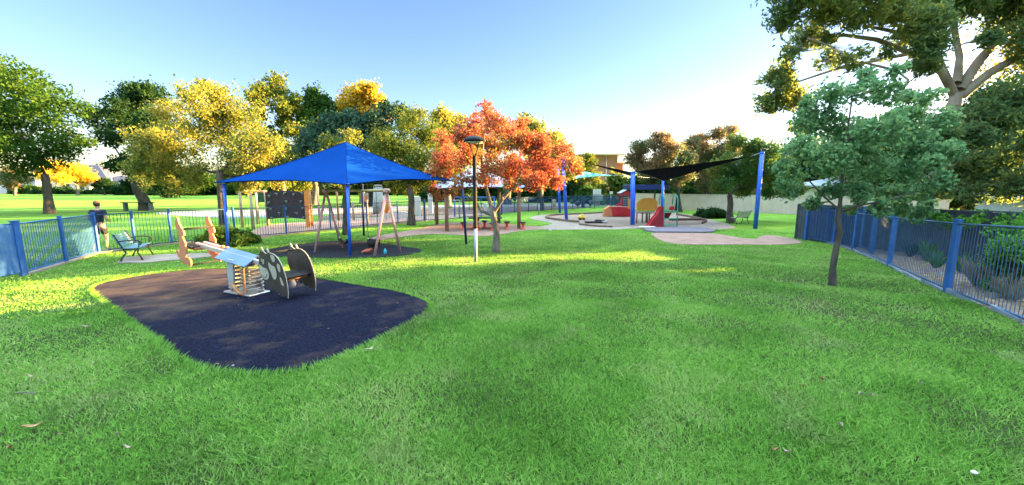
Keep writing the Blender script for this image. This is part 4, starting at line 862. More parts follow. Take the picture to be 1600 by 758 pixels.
# ================================================================ BENCHES
M_slat = mat('blue grey bench slats', (.09, .19, .25), .6, (.14, .25, .32), 6)
def bench(name, label, loc, rz, L=1.5, slat=M_slat, group=None, iron=M_black, rx=0):
    """cast iron ends, curved arms; sits facing local -y"""
    t = thing(name, label, 'bench', loc, rz, group); t.rotation_euler = (rx, 0, rz)
    for s in (-1, 1):
        x = s * (L / 2 - .05); e = MB()
        e.tube([(x, -.26, 0), (x, -.24, .08), (x, -.17, .24), (x, -.20, .40)], [.026, .02, .02, .02], 8)
        e.tube([(x, .24, 0), (x, .20, .1), (x, .10, .25), (x, .16, .40), (x, .25, .62), (x, .31, .80), (x, .36, .84)], [.026, .02, .02, .022, .022, .02, .014], 8)
        e.tube([(x, -.22, .38), (x, -.08, .355), (x, .06, .35), (x, .16, .40)], .02, 8)
        e.tube([(x, .24, .60), (x, .08, .63), (x, -.10, .64), (x, -.24, .60), (x, -.285, .54), (x, -.26, .48), (x, -.22, .50)], [.018] * 6 + [.012], 8)
        e.tube([(x, -.24, .58), (x, -.22, .48), (x, -.20, .38)], .016, 8)
        e.build('end_frame', iron, t)
    st = MB()
    for i in range(6): st.box((0, -.20 + i * .065, .385 + .002 * (i - 2) ** 2), (L - .02, .05, .025), bev=.006)
    st.build('seat', slat, t); bk = MB()
    for i in range(5):
        z = .47 + i * .075; bk.box((0, .185 + (z - .42) * .42, z), (L - .02, .022, .06), M=Matrix.Rotation(-.36, 3, 'X'), bev=.006)
    bk.build('backrest', slat, t); return t
b1 = G(213, 408.5); bench('park_bench', 'blue grey slatted bench with black curved iron ends on a slab by the left fence', (b1.x - .36, b1.y + .42, gz(b1.x, b1.y) + .03), R(120), 1.25)
b2 = G(1155, 350); bench('park_bench', 'black iron bench with pale seat at the foot of the green and gold tree', (b2.x, b2.y, gz(b2.x, b2.y)), R(205), 1.2, mat('pale bench slats', (.35, .36, .34), .6), None)
b3 = G(217, 329.5); t = thing('picnic_bench', 'long backless dark green bench under the leaning dark tree', 'bench', tuple(b3), R(8))
wb = 44 * b3.y / F
MB().box((0, 0, .78), (wb, .55, .06), bev=.01).build('top', mat('dark green boards', (.02, .045, .035), .6), t)
for s in (-1, 1): MB().box((s * wb * .4, 0, .38), (.16, .4, .76)).build('leg', mat('grey green concrete', (.12, .16, .14), .8), t)

# ================================================================ PICNIC SHELTER AND TABLE
M_grey = mat('grey blue shade cloth', (.17, .24, .36), .85, (.21, .28, .40), 1.2)
M_brownp = mat('red brown timber post', (.20, .11, .08), .8, (.28, .17, .12), 6, .3, stretch=(1, 1, .2))
A_ = Vector((P(697, 300, 20.2).x, 20.2, 0)); B_ = Vector((P(811, 300, 21.4).x, 21.4, 0)); AB = B_ - A_; perp = Vector((-AB.y, AB.x, 0))
co = [A_, B_, B_ + perp, A_ + perp]
sh = thing('picnic_shelter', 'grey blue peaked shade roof on brown timber posts over the picnic paving', 'shelter', (A_.x, A_.y, gz(A_.x, A_.y)))
so_ = Vector((A_.x, A_.y, gz(A_.x, A_.y)))
for c in co: MB().tube([(c.x, c.y, gz(c.x, c.y) - .2), (c.x, c.y, 2.25)], .10, 12).build('post', M_brownp, sh, so_)
cn = sum(co, Vector()) / 4
cc = []
for c in co:
    q = c + (c - cn) * .28; cc.append(Vector((q.x, q.y, 2.22)))
fabric(cc, (cn.x, cn.y, 3.45), .06, 12, sink=.08).build('roof', M_grey, sh, so_)
rb = MB()
for i in range(4): rb.tube([(co[i].x, co[i].y, 2.24), (co[(i + 1) % 4].x, co[(i + 1) % 4].y, 2.24)], .035, 8)
rb.build('frame', M_navy, sh, so_)
M_redp = mat('red pedestal paint', (.55, .06, .03), .45, (.62, .10, .06), 5)
M_dktop = mat('dark table top', (.03, .03, .032), .5)
tc_ = Vector((-1.42, 21.0)); t = thing('picnic_table', 'low picnic table with a dark top and red pedestals under the grey roof', 'picnic table', (tc_.x, tc_.y, gz(*tc_) + .02), R(6))
MB().box((0, 0, .62), (1.75, .72, .05), bev=.015).build('table_top', M_dktop, t)
for s in (-.45, .45): MB().lathe([(.20, 0), (.17, .05), (.10, .2), (.09, .42), (.17, .58), (.18, .595)], (s, 0, 0), 16).build('pedestal', M_redp, t)
GSt = 'red stools round the picnic table'
st0 = None
for k, (x, y, lb) in enumerate([(-1.15, -.15, 'red pedestal stool left of the dark table top'), (-.4, -.8, 'red pedestal stool in front of the table, left of the lamp sleeve'), (.45, -.8, 'red pedestal stool in front of the table, right of the lamp sleeve'), (1.15, .1, 'red pedestal stool between the table and the forked grey trunk'), (2.0, -.2, 'red pedestal stool just right of the forked grey trunk'), (-.1, .85, 'red pedestal stool behind the table')]):
    p = Vector((tc_.x + x, tc_.y + y, gz(tc_.x + x, tc_.y + y) + .02))
    if st0 is None:
        st0 = s_ = thing('stool', lb, 'stool', tuple(p), 0, GSt)
        MB().lathe([(.15, 0), (.13, .04), (.07, .12), (.07, .25), (.13, .36)], n=14).build('pedestal', M_redp, s_); MB().lathe([(.16, .36), (.175, .375), (.175, .40), (.1, .415)], n=14).build('seat', M_dktop, s_)
    else: s_ = copy_tree(st0); s_.location = p; s_['label'] = lb

# ================================================================ SAIL POSTS AND SAILS
def post(name, label, base, top, r, m=M_bluep, Y2=None, group=None):
    g = G(*base); tp = P(top[0], top[1], g.y if Y2 is None else Y2)
    t = thing(name, label, 'post', tuple(g), 0, group)
    MB().tube([g - Vector((0, 0, .2)), tp], r, 16).build('shaft', m, t, g)
    MB().tube([tp - (tp - g).normalized() * .10, tp + (tp - g).normalized() * .02], r * 1.05, 16).build('cap', m, t, g)
    rb_ = MB().tube([tp - Vector((0, 0, .16)), tp - Vector((.12, 0, .14))], .014, 6).build('eye_bolt', M_steel, t, g)
    return g, tp
GPo = 'blue steel posts carrying the shade sails'
g1, t1 = post('sail_post', 'tallest blue post, leaning right on the lawn by the path end', (1180, 357.5), (1191, 238), .11, group=GPo)
g2, t2 = post('sail_post', 'blue post in front of the yellow arched panel', (988.5, 352.5), (989, 268.5), .13, group=GPo)
g3, t3 = post('sail_post', 'blue post rising from the sandpit edge into the red leaves', (885.5, 344.5), (879, 243), .11, group=GPo)
g4, t4 = post('sail_post', 'farther blue post on the grass left of the sandpit', (875, 332.5), (872, 262), .11, group=GPo)
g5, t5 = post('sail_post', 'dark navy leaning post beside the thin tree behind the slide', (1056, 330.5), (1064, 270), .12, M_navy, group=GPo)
g6, t6 = post('sail_post', 'blue post standing directly behind the green ladder', (1034.5, 334), (1036, 279), .11, group=GPo)
M_sail = mat('black shade cloth', (.004, .005, .014), .9, (.007, .008, .020), 2, spec=.03)
M_cyan = mat('cyan shade cloth', (.01, .26, .38), .8, (.015, .31, .43), 2)
def sail(name, label, cs, m, sag=.10, twist=0, n=16):
    """hypar cloth with hollow edges, double sided with thickness, cables to the posts"""
    cs = [Vector(c) for c in cs]; o = cs[0].copy(); t = thing(name, label, 'shade sail', tuple(o)); cen_ = sum(cs, Vector()) / len(cs); mb = MB(); th = Vector((0, 0, .012))
    if len(cs) == 3:
        vs = []; idx = {}
        for i in range(n + 1):
            for j in range(n + 1 - i):
                a, b = i / n, j / n; c = 1 - a - b; bow = max(a * b * (c < .5), 0) * 0
                p = cs[0] * a + cs[1] * b + cs[2] * c
                e = 4 * max(a * b * (1 - c) ** 2 * (1 if c < 1e-9 else (1 - c) ** 6), b * c * (1 - a) ** 8, a * c * (1 - b) ** 8)
                p = p + (cen_ - p) * sag * 1.6 * e; idx[(i, j)] = len(vs); vs.append(p)
        fs = []
        for i in range(n):
            for j in range(n - i):
                fs.append((idx[(i, j)], idx[(i + 1, j)], idx[(i, j + 1)]))
                if i + j < n - 1: fs.append((idx[(i + 1, j)], idx[(i + 1, j + 1)], idx[(i, j + 1)]))
        mb.add(vs, fs, True); mb.add([v - th for v in vs], [tuple(reversed(f)) for f in fs], True)
    else:
        vs = []
        for i in range(n + 1):
            for j in range(n + 1):
                a, b = i / n, j / n; ea = 4 * a * (1 - a); eb = 4 * b * (1 - b)
                a2 = .5 + (a - .5) * (1 - sag * eb); b2 = .5 + (b - .5) * (1 - sag * ea)
                vs.append(cs[0] * (1 - a2) * (1 - b2) + cs[1] * a2 * (1 - b2) + cs[2] * a2 * b2 + cs[3] * (1 - a2) * b2)
        fs = [(i * (n + 1) + j, (i + 1) * (n + 1) + j, (i + 1) * (n + 1) + j + 1, i * (n + 1) + j + 1) for i in range(n) for j in range(n)]
        mb.add(vs, fs, True); mb.add([v - th for v in vs], [tuple(reversed(f)) for f in fs], True)
    mb.build('cloth', m, t, o); return t, o
def cable(t, o, pairs):
    for a, b in pairs: MB().tube([a, b], .010, 5).build('cable', M_steel, t, o)
c1 = t2 + Vector((.12, .05, .02)); c2 = t1 + (t2 - t1).normalized() * .55 - Vector((0, 0, .12)); c3 = Vector(P(1035, 283, g6.y)) ; c4 = P(930, 258, g3.y)
tS, oS = sail('shade_sail', 'large black shade sail stretched between the tall right post and the sandpit posts', [c1, c2, P(1037, 283, 27.5)], M_sail, .05)
cable(tS, oS, [(c2, t1), (P(1037, 281.5, 27.5), t6)])
tS, oS = sail('shade_sail', 'narrow black shade sail running from the red leaves to the post by the arched panel', [P(912, 253, 25), t2 + Vector((-.12, .1, 0)), P(1002, 280, 28.5)], M_sail, .04)
cable(tS, oS, [(P(912, 253, 25), t3)])
tS, oS = sail('shade_sail', 'cyan shade sail end showing right of the red leaves', [P(896, 279, 25.6), P(903, 266.5, 26.5), P(958, 274, 30)], M_cyan, .12)
cable(tS, oS, [(P(958, 274, 30), t6), (P(896, 279, 25.6), t3), (P(903, 266.5, 26.5), t4)])
tS, oS = sail('shade_sail', 'thin cyan shade sail strip at the top of the post before the arched panel', [P(974, 268, 23.5), P(1004, 269, 23.5), t2 + Vector((0, .1, -.04))], M_cyan, .1)
# dark flat roofed shelter behind
s0 = G(1006, 327); t = thing('dark_shelter', 'small dark navy roofed shelter behind the red boat and arched panel', 'shelter', (P(1008, 300, 36).x, 36, 0))
MB().box((0, 0, 2.2), (3.4, 2.6, .45), bev=.05).build('roof', M_navy, t)
for x in (-1.2, 1.2):
    for y in (-.9, .9): MB().tube([(x, y, -.1), (x, y, 2.02)], .08, 8).build('post', M_brownp, t)

# ================================================================ PLAY EQUIPMENT ON THE SAND
M_red = mat('red plastic', (.42, .015, .03), .4, (.50, .03, .045), 3)
M_dred = mat('dark red panel', (.22, .01, .02), .5, (.28, .02, .03), 3)
M_yel = mat('yellow orange panel', (.55, .24, .03), .5, (.62, .29, .05), 3)
M_yel2 = mat('yellow play plastic', (.65, .42, .04), .4)
M_grn = mat('turquoise ladder paint', (.03, .30, .22), .45, (.05, .36, .27), 4)
YB = 30.0
bo = P(967, 335.5, YB); bo.z = gz(bo.x, bo.y) + .04; pxm = YB / F
boat = thing('play_boat', 'red play boat with a small red roofed cabin in the sandpit', 'play boat', tuple(bo))
def X_(px): return (px - 967) * pxm
def Z_(py): return zat(py, YB) - bo.z
hull = MB(); secs = []
for x, wy, zb_, zt_ in ((X_(951), .35, .18, Z_(322.5)), (X_(956), .6, .08, Z_(323)), (X_(967), .75, .04, Z_(323.5)), (X_(978), .7, .02, Z_(323.5)), (X_(986), .6, .04, Z_(323))):
    secs.append([(x, -wy, zt_), (x, -wy * .75, zb_), (x, wy * .75, zb_), (x, wy, zt_), (x, wy * .9, zt_), (x, wy * .65, zb_ + .06), (x, -wy * .65, zb_ + .06), (x, -wy * .9, zt_)])
vs = [v for s in secs for v in s]; fs = [(i * 8 + j, i * 8 + (j + 1) % 8, i * 8 + 8 + (j + 1) % 8, i * 8 + 8 + j) for i in range(4) for j in range(8)] + [tuple(range(8)), tuple(reversed(range(32, 40)))]
hull.add(vs, fs).build('hull', M_red, boat)
MB().prism([(-.32, 0), (.3, 0), (.36, .5), (.1, .78), (-.3, .52)], (X_(949), -.1, 0.03), (1, 0, 0), (0, 0, 1), (0, 1, 0), .6).build('bow', M_org, boat)
rl = MB().tube([(X_(951), -.5, Z_(322)), (X_(986), -.75, Z_(322.5))], .025, 6).build('gunwale', M_cream, boat)
cb_ = MB(); zc0, zc1 = Z_(323), Z_(304)
for x in (X_(969), X_(981)):
    for y in (-.4, .4): cb_.box((x, y, (zc0 + zc1) / 2), (.07, .07, zc1 - zc0))
cab = cb_.build('cabin', M_dred, boat)
MB().box((X_(975), 0, zc0 + .25), (.5, .7, .45)).build('cabin_panel', M_bluet, cab)
nb_ = MB()
for k in range(4): nb_.box((X_(975), -.38, zc0 + .2 + k * .16), (.52, .03, .035))
nb_.build('ladder_rungs', M_croof, cab)
rfb = MB(); x0, x1, xm = X_(966.5), X_(984.5), X_(974.5); zr = Z_(297.5)
rfb.prism([(x0, zc1 - .05), (x1, zc1 - .05), (x1, zc1 + .07), (xm, zr), (x0, zc1 + .07)], (0, 0, 0), (1, 0, 0), (0, 0, 1), (0, 1, 0), 1.0).build('cabin_roof', M_dred, cab)
MB().add([(x0 - .04, -.53, zc1 + .09), (xm, -.53, zr + .02), (xm, .53, zr + .02), (x0 - .04, .53, zc1 + .09), (x0 - .04, -.53, zc1 + .12), (xm, -.53, zr + .05), (xm, .53, zr + .05), (x0 - .04, .53, zc1 + .12)], [(0, 1, 2, 3), (4, 7, 6, 5), (0, 4, 5, 1), (2, 6, 7, 3), (0, 3, 7, 4), (1, 5, 6, 2)]).build('roof_sheet', M_croof, cab)
MB().prism([(X_(956), Z_(323)), (X_(968.5), Z_(323)), (X_(968.5), Z_(310)), (X_(966), Z_(317))], (0, -.4, 0), (1, 0, 0), (0, 0, 1), (0, 1, 0), .05).build('side_fin', M_red, boat)
# yellow arched panel cubby
YC = 24.5; o = P(1009, 354, YC); o.z = gz(o.x, o.y) + .04; k = YC / F; f_z = lambda py: zat(py, YC) - o.z
cu = thing('play_cubby', 'yellow orange arched play panel on brown posts with a dark seat beneath', 'play panel', tuple(o))
arch = [((x - 1009) * k, f_z(y)) for x, y in [(993.5, 329), (993.5, 317), (997, 313), (1003, 309.8), (1010, 308.8), (1017, 309.8), (1023, 312.5), (1025.5, 316), (1025.5, 329)]]
MB().prism(arch, (0, 0, 0), (1, 0, 0), (0, 0, 1), (0, 1, 0), .03).build('arched_panel', M_yel, cu)
MB().prism([((x - 1009) * k, f_z(y)) for x, y in [(982, 326.5), (982, 311), (993, 310), (993, 328)]], (-.02, .25, 0), (1, 0, 0), (0, 0, 1), (-.25, 1, 0), .03).build('side_panel', M_yel, cu)
for x in (994.5, 1011.5, 1023): MB().tube([((x - 1009) * k, .03, -.1), ((x - 1009) * k, .03, f_z(327))], .045, 8).build('post', M_brownp, cu)
for x in (994.5, 1023): MB().ell(((x - 1009) * k, -.02, f_z(330.5)), (.06, .06, .06), 10, 6).build('knob', M_white, cu)
MB().box((.05, .35, .62), (.8, .4, .05)).build('seat', M_brownp, cu)
for x in (-.12, .12, .32): MB().box((x, .35, .3), (.06, .06, .62)).build('seat_leg', M_board, cu)
# slide with turquoise ladder
YS = 22.6; o = P(1030, 355.5, YS); o.z = gz(o.x, o.y) + .03; k = YS / F; fx = lambda px: (px - 1030) * k; fz_ = lambda py: zat(py, YS) - o.z
sl_ = thing('slide', 'red plastic slide with a turquoise tubular ladder frame', 'slide', tuple(o))
prof = [(1003, 355), (1010, 354.5), (1014, 349), (1018, 342), (1023, 336), (1026, 331), (1029, 323), (1034, 322.5), (1034, 354)]
prof2 = [(fx(a), fz_(b)) for a, b in prof]
for y in (-.22, .22): MB().prism(prof2, (0, y, 0), (1, 0, 0), (0, 0, 1), (0, 1, 0), .035).build('side_wall', M_red if y > 0 else M_dred, sl_)
ch_ = MB(); cp = [(fx(a), fz_(b + 3)) for a, b in [(1001, 352.5), (1010, 351.5), (1015, 347), (1019, 340), (1024, 334), (1028, 326), (1034, 325)]]
vs = []
for x, z in cp: vs += [(x, -.2, z), (x, .2, z), (x, .2, z - .03), (x, -.2, z - .03)]
ch_.add(vs, [(i * 4 + j, i * 4 + (j + 1) % 4, i * 4 + 4 + (j + 1) % 4, i * 4 + 4 + j) for i in range(len(cp) - 1) for j in range(4)] + [(0, 1, 2, 3), (24, 27, 26, 25)]).build('chute', M_red, sl_)
MB().prism([(fx(1034.5), fz_(333)), (fx(1051), fz_(333)), (fx(1046), fz_(343)), (fx(1034.5), fz_(344))], (0, .25, 0), (1, 0, 0), (0, 0, 1), (0, 1, 0), .03).build('lower_panel', M_dred, sl_)
MB().prism([(fx(1045), fz_(329)), (fx(1046), fz_(323)), (fx(1052), fz_(322)), (fx(1054), fz_(329))], (0, .1, 0), (1, 0, 0), (0, 0, 1), (0, 1, 0), .05).build('top_lip', M_red, sl_)
ld = MB()
for x in (1034.5, 1055):
    ld.tube([(fx(x), -.24, -.1), (fx(x - 1), -.24, fz_(310)), (fx(x - 2), -.2, fz_(306)), (fx(x - 3.5), .05, fz_(305)), (fx(x - 3.5), .25, fz_(308)), (fx(x - 3.5), .27, fz_(320))], .03, 8)
ld.build('ladder_frame', M_grn, sl_)
for z in (329.5, 341, 351): MB().box((fx(1045), -.24, fz_(z)), ((1055 - 1034.5) * k, .09 if z < 330 else .05, .05)).build('rung', M_grn, sl_)
MB().box((fx(1045), .02, fz_(330.5)), (.7, .5, .04)).build('platform', M_board, sl_)
# rubber ramp strip in front
M_ramp = mat('purple grey rubber', (.12, .10, .14), .9, (.18, .155, .20), 25, .6)
a = GP([(1003, 358), (1060, 356.5), (1100, 357), (1119, 361), (1114, 364.5), (1060, 364), (1012, 364)])
drape('rubber_ramp', smoothpoly(a, 1), M_ramp, .075, .3)
MB_ = MB(); p0 = G(1011, 357.5); mt = MB_.box(p0 + Vector((0, 0, .11)), (.8, .4, .03), bev=.01).build('slide_mat', M_white, None, p0); tag(mt, 'white landing mat at the foot of the red slide', 'mat')
# timber edging of the sandpit
M_timb = mat('weathered timber edging', (.12, .075, .055), .9, (.19, .13, .10), 6, .4)
def edging(name, label, pp, closed=False, r=.07, m=M_timb, h=.12):
    pts = GP(pp); pts = [Vector((p[0], p[1], gz(*p))) for p in pts]; t = thing(name, label, 'edging', tuple(pts[0])); 
    q = pts + ([pts[0]] if closed else [])
    for i in range(len(q) - 1):
        d = q[i + 1] - q[i]; c = (q[i] + q[i + 1]) / 2
        MB().box(c + Vector((0, 0, h / 2 + .02)), (d.length + .02, r, h + .05), math.atan2(d.y, d.x), bev=.015).build('log', m, t, pts[0])
edging('sandpit_edging', 'long curved timber edging round the left end of the sandpit', [(905, 349), (888, 347.5), (870, 345), (856, 343), (852.5, 341), (857, 339), (866, 337.6), (885, 336.8), (905, 336), (928, 334.8), (945, 333.5)])
edging('sandpit_edging', 'dark timber edging bars behind the slide and ladder', [(1057, 337), (1082, 341.5), (1104, 347.5), (1097, 351)], h=.15)
edging('sandpit_edging', 'short timber edging by the bow of the red boat', [(905, 352), (925, 354.5), (940, 355.5), (957, 356.3)], h=.08)
tl = G(1070, 345.5); tag(MB().box(tl + Vector((0, 0, .12)), (2.2, .2, .16), .1, bev=.03).build('balance_log', M_timb, None, tl), 'dark balance log lying on the sand right of the ladder', 'log')
pt_ = G(930, 350); t = thing('sand_trough', 'low dark timber sand trough frame with a pale lip beside the yellow toy', 'sand trough', tuple(pt_))
MB().box((-.1, 0, .09), (1.05, .4, .12), bev=.02).build('frame', M_board, t); MB().box((.55, -.05, .13), (.25, .35, .10), .3, bev=.02).build('lip', M_plate, t); MB().box((.35, .35, .16), (.6, .05, .12), -.2).build('bar', M_board, t)
yt = G(908.5, 344.5); yt.z += .04; t = thing('ride_on_toy', 'small round yellow ride on toy sitting on the sand', 'toy', tuple(yt))
MB().ell((0, 0, .16), (.26, .2, .16), 14, 8).build('body', M_yel2, t); MB().ell((.04, 0, .31), (.13, .12, .10), 12, 8).build('head', M_yel2, t)
for sx in (-.14, .14):
    MB().lathe([(.07, -.02), (.08, 0), (.07, .02)], (sx, -.2, .07), 12, M=Matrix.Rotation(math.pi / 2, 3, 'X')).build('wheel', M_board, t)

# ================================================================ TIMBER CLIMBING FRAME BEYOND THE FENCE
M_timo = mat('orange stained timber', (.38, .20, .08), .75, (.50, .28, .12), 5, .2, stretch=(1, 1, .2))
M_timg = mat('weathered pale timber', (.30, .22, .16), .85, (.40, .31, .23), 5, .2, stretch=(1, 1, .2))
YW = 24.5
def pole(px, y0, y1, Y, r, m, t, o, name='post'):
    a = P(px, y1, Y); return MB().tube([(a.x, a.y, gz(a.x, a.y) - .1), a], r, 8).build(name, m, t, o)
o = Vector((P(395, 300, 23).x, 23, 0)); mk = thing('climbing_frame', 'timber monkey bar frame with pale posts left of the dark climbing wall', 'climbing frame', tuple(o))
for px, yt_, Y in ((374, 300, 22.4), (391, 301, 21.4), (399, 299, 24.6), (415.5, 301, 24.0)): pole(px, 0, yt_, Y, .075, M_timg, mk, o)
MB().tube([P(373, 300, 22.4), P(399, 298, 24.6)], .06, 8).build('top_beam', M_timo, mk, o); MB().tube([P(391, 300, 21.4), P(415.5, 298.5, 24.0)], .06, 8).build('top_beam', M_timo, mk, o)
for f in (.1, .3, .5, .7, .9): MB().tube([P(373, 300, 22.4).lerp(P(399, 298, 24.6), f), P(391, 300, 21.4).lerp(P(415.5, 298.5, 24.0), f)], .02, 6).build('rung', M_timg, mk, o)
o = Vector((P(448, 300, 23).x, 23, 0)); cw = thing('climbing_wall', 'dark purple climbing wall panel with green holds beside an orange post', 'climbing wall', tuple(o))
M_cw = mat('dark aubergine panel', (.030, .018, .032), .6, (.045, .028, .045), 4)
w0, w1 = P(414.5, 300, 22.6), P(476.5, 300, 22.6); ww = w1.x - w0.x; zb_ = zat(343.5, 22.6); zt_ = zat(299, 22.6)
otl = [(0, zb_ - .06)] + [(ww * i / 8, zb_ + .02 + .10 * math.sin(math.pi * i / 8)) for i in range(0, 9)] + [(ww, zb_), (ww, zt_ + .02)] + [(ww * (1 - i / 8), zt_ - .05 + .08 * math.sin(math.pi * i / 8)) for i in range(1, 9)]
MB().prism(otl, (w0.x, 22.6, 0), (1, 0, 0), (0, 0, 1), (0, 1, 0), .06).build('panel', M_cw, cw, o)
M_hold = mat('green grey climbing hold', (.10, .17, .15), .6, (.15, .22, .19), 8)
for hx, hy in ((.1, .85), (.28, .92), (.5, .95), (.72, .9), (.92, .95), (.08, .62), (.52, .66), (.9, .66), (.1, .4), (.5, .42), (.92, .42), (.32, .25), (.75, .25), (.12, .08), (.52, .12), (.93, .10)):
    c = Vector((w0.x + ww * hx, 22.6 - .05, zb_ + (zt_ - zb_) * hy)); MB().ell(c, (.10, .05, .035), 8, 5).ell(c + Vector((random.uniform(-.05, .05), 0, -.05)), (.045, .05, .08), 8, 5).build('hold', M_hold, cw, o)
pole(414, 0, 300, 22.8, .07, M_timg, cw, o); MB().box((P(479, 300, 22.5).x, 22.5, 1.03), (.22, .2, 2.1)).build('orange_post', mat('bright orange timber', (.62, .20, .05), .6, (.70, .28, .08), 5), cw, o)
pole(484, 0, 298, 22.9, .06, M_timo, cw, o)
GTP = 'bare timber posts of the far play frame'
for px, yt_, Y, lb in ((496, 296.5, 26, 'pale timber pole just left of the pink swing legs'), (526, 297, 27, 'orange stained timber pole seen inside the left pair of swing legs'), (551, 316, 27, 'short timber pole just right of the near canopy post'), (573, 313, 26, 'short timber pole with a sign board between the swing chains')):
    a = P(px, yt_, Y); t = thing('timber_pole', lb, 'pole', (a.x, a.y, 0), 0, GTP); MB().tube([(0, 0, -.1), (0, 0, a.z)], .07, 8).build('shaft', M_timo if px in (526,) else M_timg, t); MB().tube([(0, 0, a.z), (0, 0, a.z + .03)], [.072, .04], 8).build('top', M_timg, t)
# green bin, sign, white rails and bits in the bark area
bn = G(408, 335); bn2 = Vector((P(409, 300, 48).x, 48, 0)); t = thing('litter_bin', 'dark green box bin on the far grass beyond the timber frame', 'bin', tuple(bn2))
MB().box((0, 0, 1.0), (.95, .6, 1.3), bev=.04).build('body', mat('bin green', (.02, .08, .04), .6), t); MB().box((0, 0, 1.7), (1.05, .7, .08)).build('lid', M_black, t); MB().tube([(-.5, 0, -.1), (-.5, 0, 1.6)], .05, 6).build('stand', M_black, t)
sg2 = Vector((P(571, 300, 27.5).x, 27.5, 0)); t = thing('sign_board', 'small pale sign board on a dark post behind the swing seats', 'sign', tuple(sg2))
MB().tube([(0, 0, -.1), (0, 0, 1.3)], .035, 8).build('post', M_navy, t); MB().box((0, -.05, 1.55), (.42, .03, .6), bev=.01).build('board', M_cowl, t); MB().box((0, -.08, 1.5), (.25, .02, .3)).build('picture_panel', M_org, t)
yb = Vector((P(602, 300, 27).x, 27, 0)); t = thing('activity_board', 'yellow oval play panel behind the right swing legs', 'play panel', tuple(yb))
MB().lathe([(.28, -.03), (.3, 0), (.28, .03)], (0, 0, 1.0), 20, M=Matrix.Rotation(math.pi / 2, 3, 'X') @ Matrix.Scale(1.7, 3, Vector((0, 1, 0)))).build('panel', M_yel, t); MB().tube([(0, .06, -.1), (0, .06, .7)], .04, 8).build('post', M_timg, t)
wr = G(618, 340.5); t = thing('white_bench_wall', 'low curved whitish seat wall on the bark beyond the fence', 'seat wall', tuple(wr))
L_ = MB(); kk = 9; vs = []
wdt = 38 * wr.y / F
for i in range(kk + 1):
    u = i / kk; x = (u - .5) * wdt; yy = -.5 * math.sin(math.pi * u) * .8 + .4 * u; zt2 = .38 + .12 * math.sin(math.pi * u)
    vs += [(x, yy - .2, -.05), (x, yy - .2, zt2), (x, yy + .2, zt2), (x, yy + .2, -.05)]
L_.add(vs, [(i * 4 + j, i * 4 + (j + 1) % 4, i * 4 + 4 + (j + 1) % 4, i * 4 + 4 + j) for i in range(kk) for j in range(4)] + [(0, 1, 2, 3), tuple(kk * 4 + j for j in (3, 2, 1, 0))]).build('wall', M_white, t)
gt = Vector((P(590, 300, 33).x, 33, 0)); t = thing('concrete_pillar', 'broad pale grey pillar beside the stout dark trunk', 'pillar', tuple(gt))
MB().tube([(0, 0, -.1), (0, 0, .9), (.05, 0, 2.3)], [.5, .42, .36], 12).build('shaft', mat('lichen grey', (.24, .26, .25), .9, (.34, .36, .34), 4, .4), t); MB().tube([(.05, 0, 2.3), (.05, 0, 2.42)], [.4, .3], 12).build('cap', M_conc, t)
for px, Y, hh, wd_, lb in ((651, 31, 1.5, .55, 'white upright panel right of the slim olive tree trunk'), (672, 34, 1.7, .4, 'white upright panel between the gate posts'), (758, 36, .8, .3, 'short white bollard behind the picnic table')):
    a = P(px, 300, Y); t = thing('white_marker', lb, 'marker', (a.x, Y, 0)); MB().box((0, 0, hh / 2), (wd_, .12, hh), bev=.03).build('board', M_white, t); MB().box((0, .08, hh * .3), (.08, .08, hh * .6 + .1)).build('stake', M_steel, t)
a = P(743, 300, 30); t = thing('small_swing', 'small far blue swing frame behind the lamp post', 'swing', (a.x, 30, 0))
MB().tube([(-1.6, 0, -.1), (-1.6, 0, 1.45)], .05, 8).build('leg', M_blue, t); MB().tube([(1.4, 0, -.1), (1.4, 0, 1.45)], .05, 8).build('leg', M_blue, t); MB().tube([(-1.65, 0, 1.47), (1.45, 0, 1.47)], .05, 8).build('beam', M_blue, t); MB().tube([(-.5, 0, 1.45), (-.5, 0, .6)], .015, 5).tube([(.1, 0, 1.45), (.1, 0, .6)], .015, 5).build('chains', M_black, t); MB().box((-.2, 0, .58), (.62, .2, .05)).build('seat', M_seat, t)
# cabinets and small dark things by the mesh fence
a = P(933, 300, 47); t = thing('electrical_cabinet', 'white electrical cabinet with a grey lower box behind the navy mesh fence', 'cabinet', (a.x, 47, 0))
MB().box((0, 0, 1.6), (.9, .4, .6), bev=.02).build('cabinet', M_white, t); MB().box((.1, -.05, .9), (1.1, .5, .7), bev=.02).build('lower_box', mat('cabinet grey', (.3, .33, .33), .6), t); MB().box((0, 0, .25), (.7, .3, .6)).build('plinth', M_conc, t)
a = P(955, 300, 47); t = thing('utility_box', 'small white box on a thin stake right of the electrical cabinet', 'box', (a.x, 47, 0)); MB().box((0, 0, 1.5), (.32, .25, .3), bev=.02).build('box', M_white, t); MB().tube([(0, 0, -.1), (0, 0, 1.36)], .04, 6).build('stake', M_steel, t)
a = P(866, 300, 44); t = thing('utility_box', 'small white box low behind the pair of blue posts', 'box', (a.x, 44, 0)); MB().box((0, 0, .55), (.42, .3, .55), bev=.02).build('box', M_white, t); MB().box((0, 0, .15), (.2, .2, .34)).build('plinth', M_conc, t)
for px, hh, lb in ((903, .75, 'dark rounded bollard left of the low dark pillar behind the mesh fence'), (911.5, 1.2, 'dark square pillar behind the navy mesh fence'), (923, .8, 'dark rounded bollard below the electrical cabinet')):
    a = P(px, 300, 43); t = thing('bollard', lb, 'bollard', (a.x, 43, 0))
    if hh > 1: MB().box((0, 0, hh / 2), (.34, .34, hh), bev=.03).build('shaft', M_black, t)
    else: MB().ell((0, 0, hh - .3), (.34, .28, .26), 12, 8).build('head', M_black, t); MB().tube([(0, 0, -.1), (0, 0, hh - .3)], .06, 8).build('shaft', M_black, t)
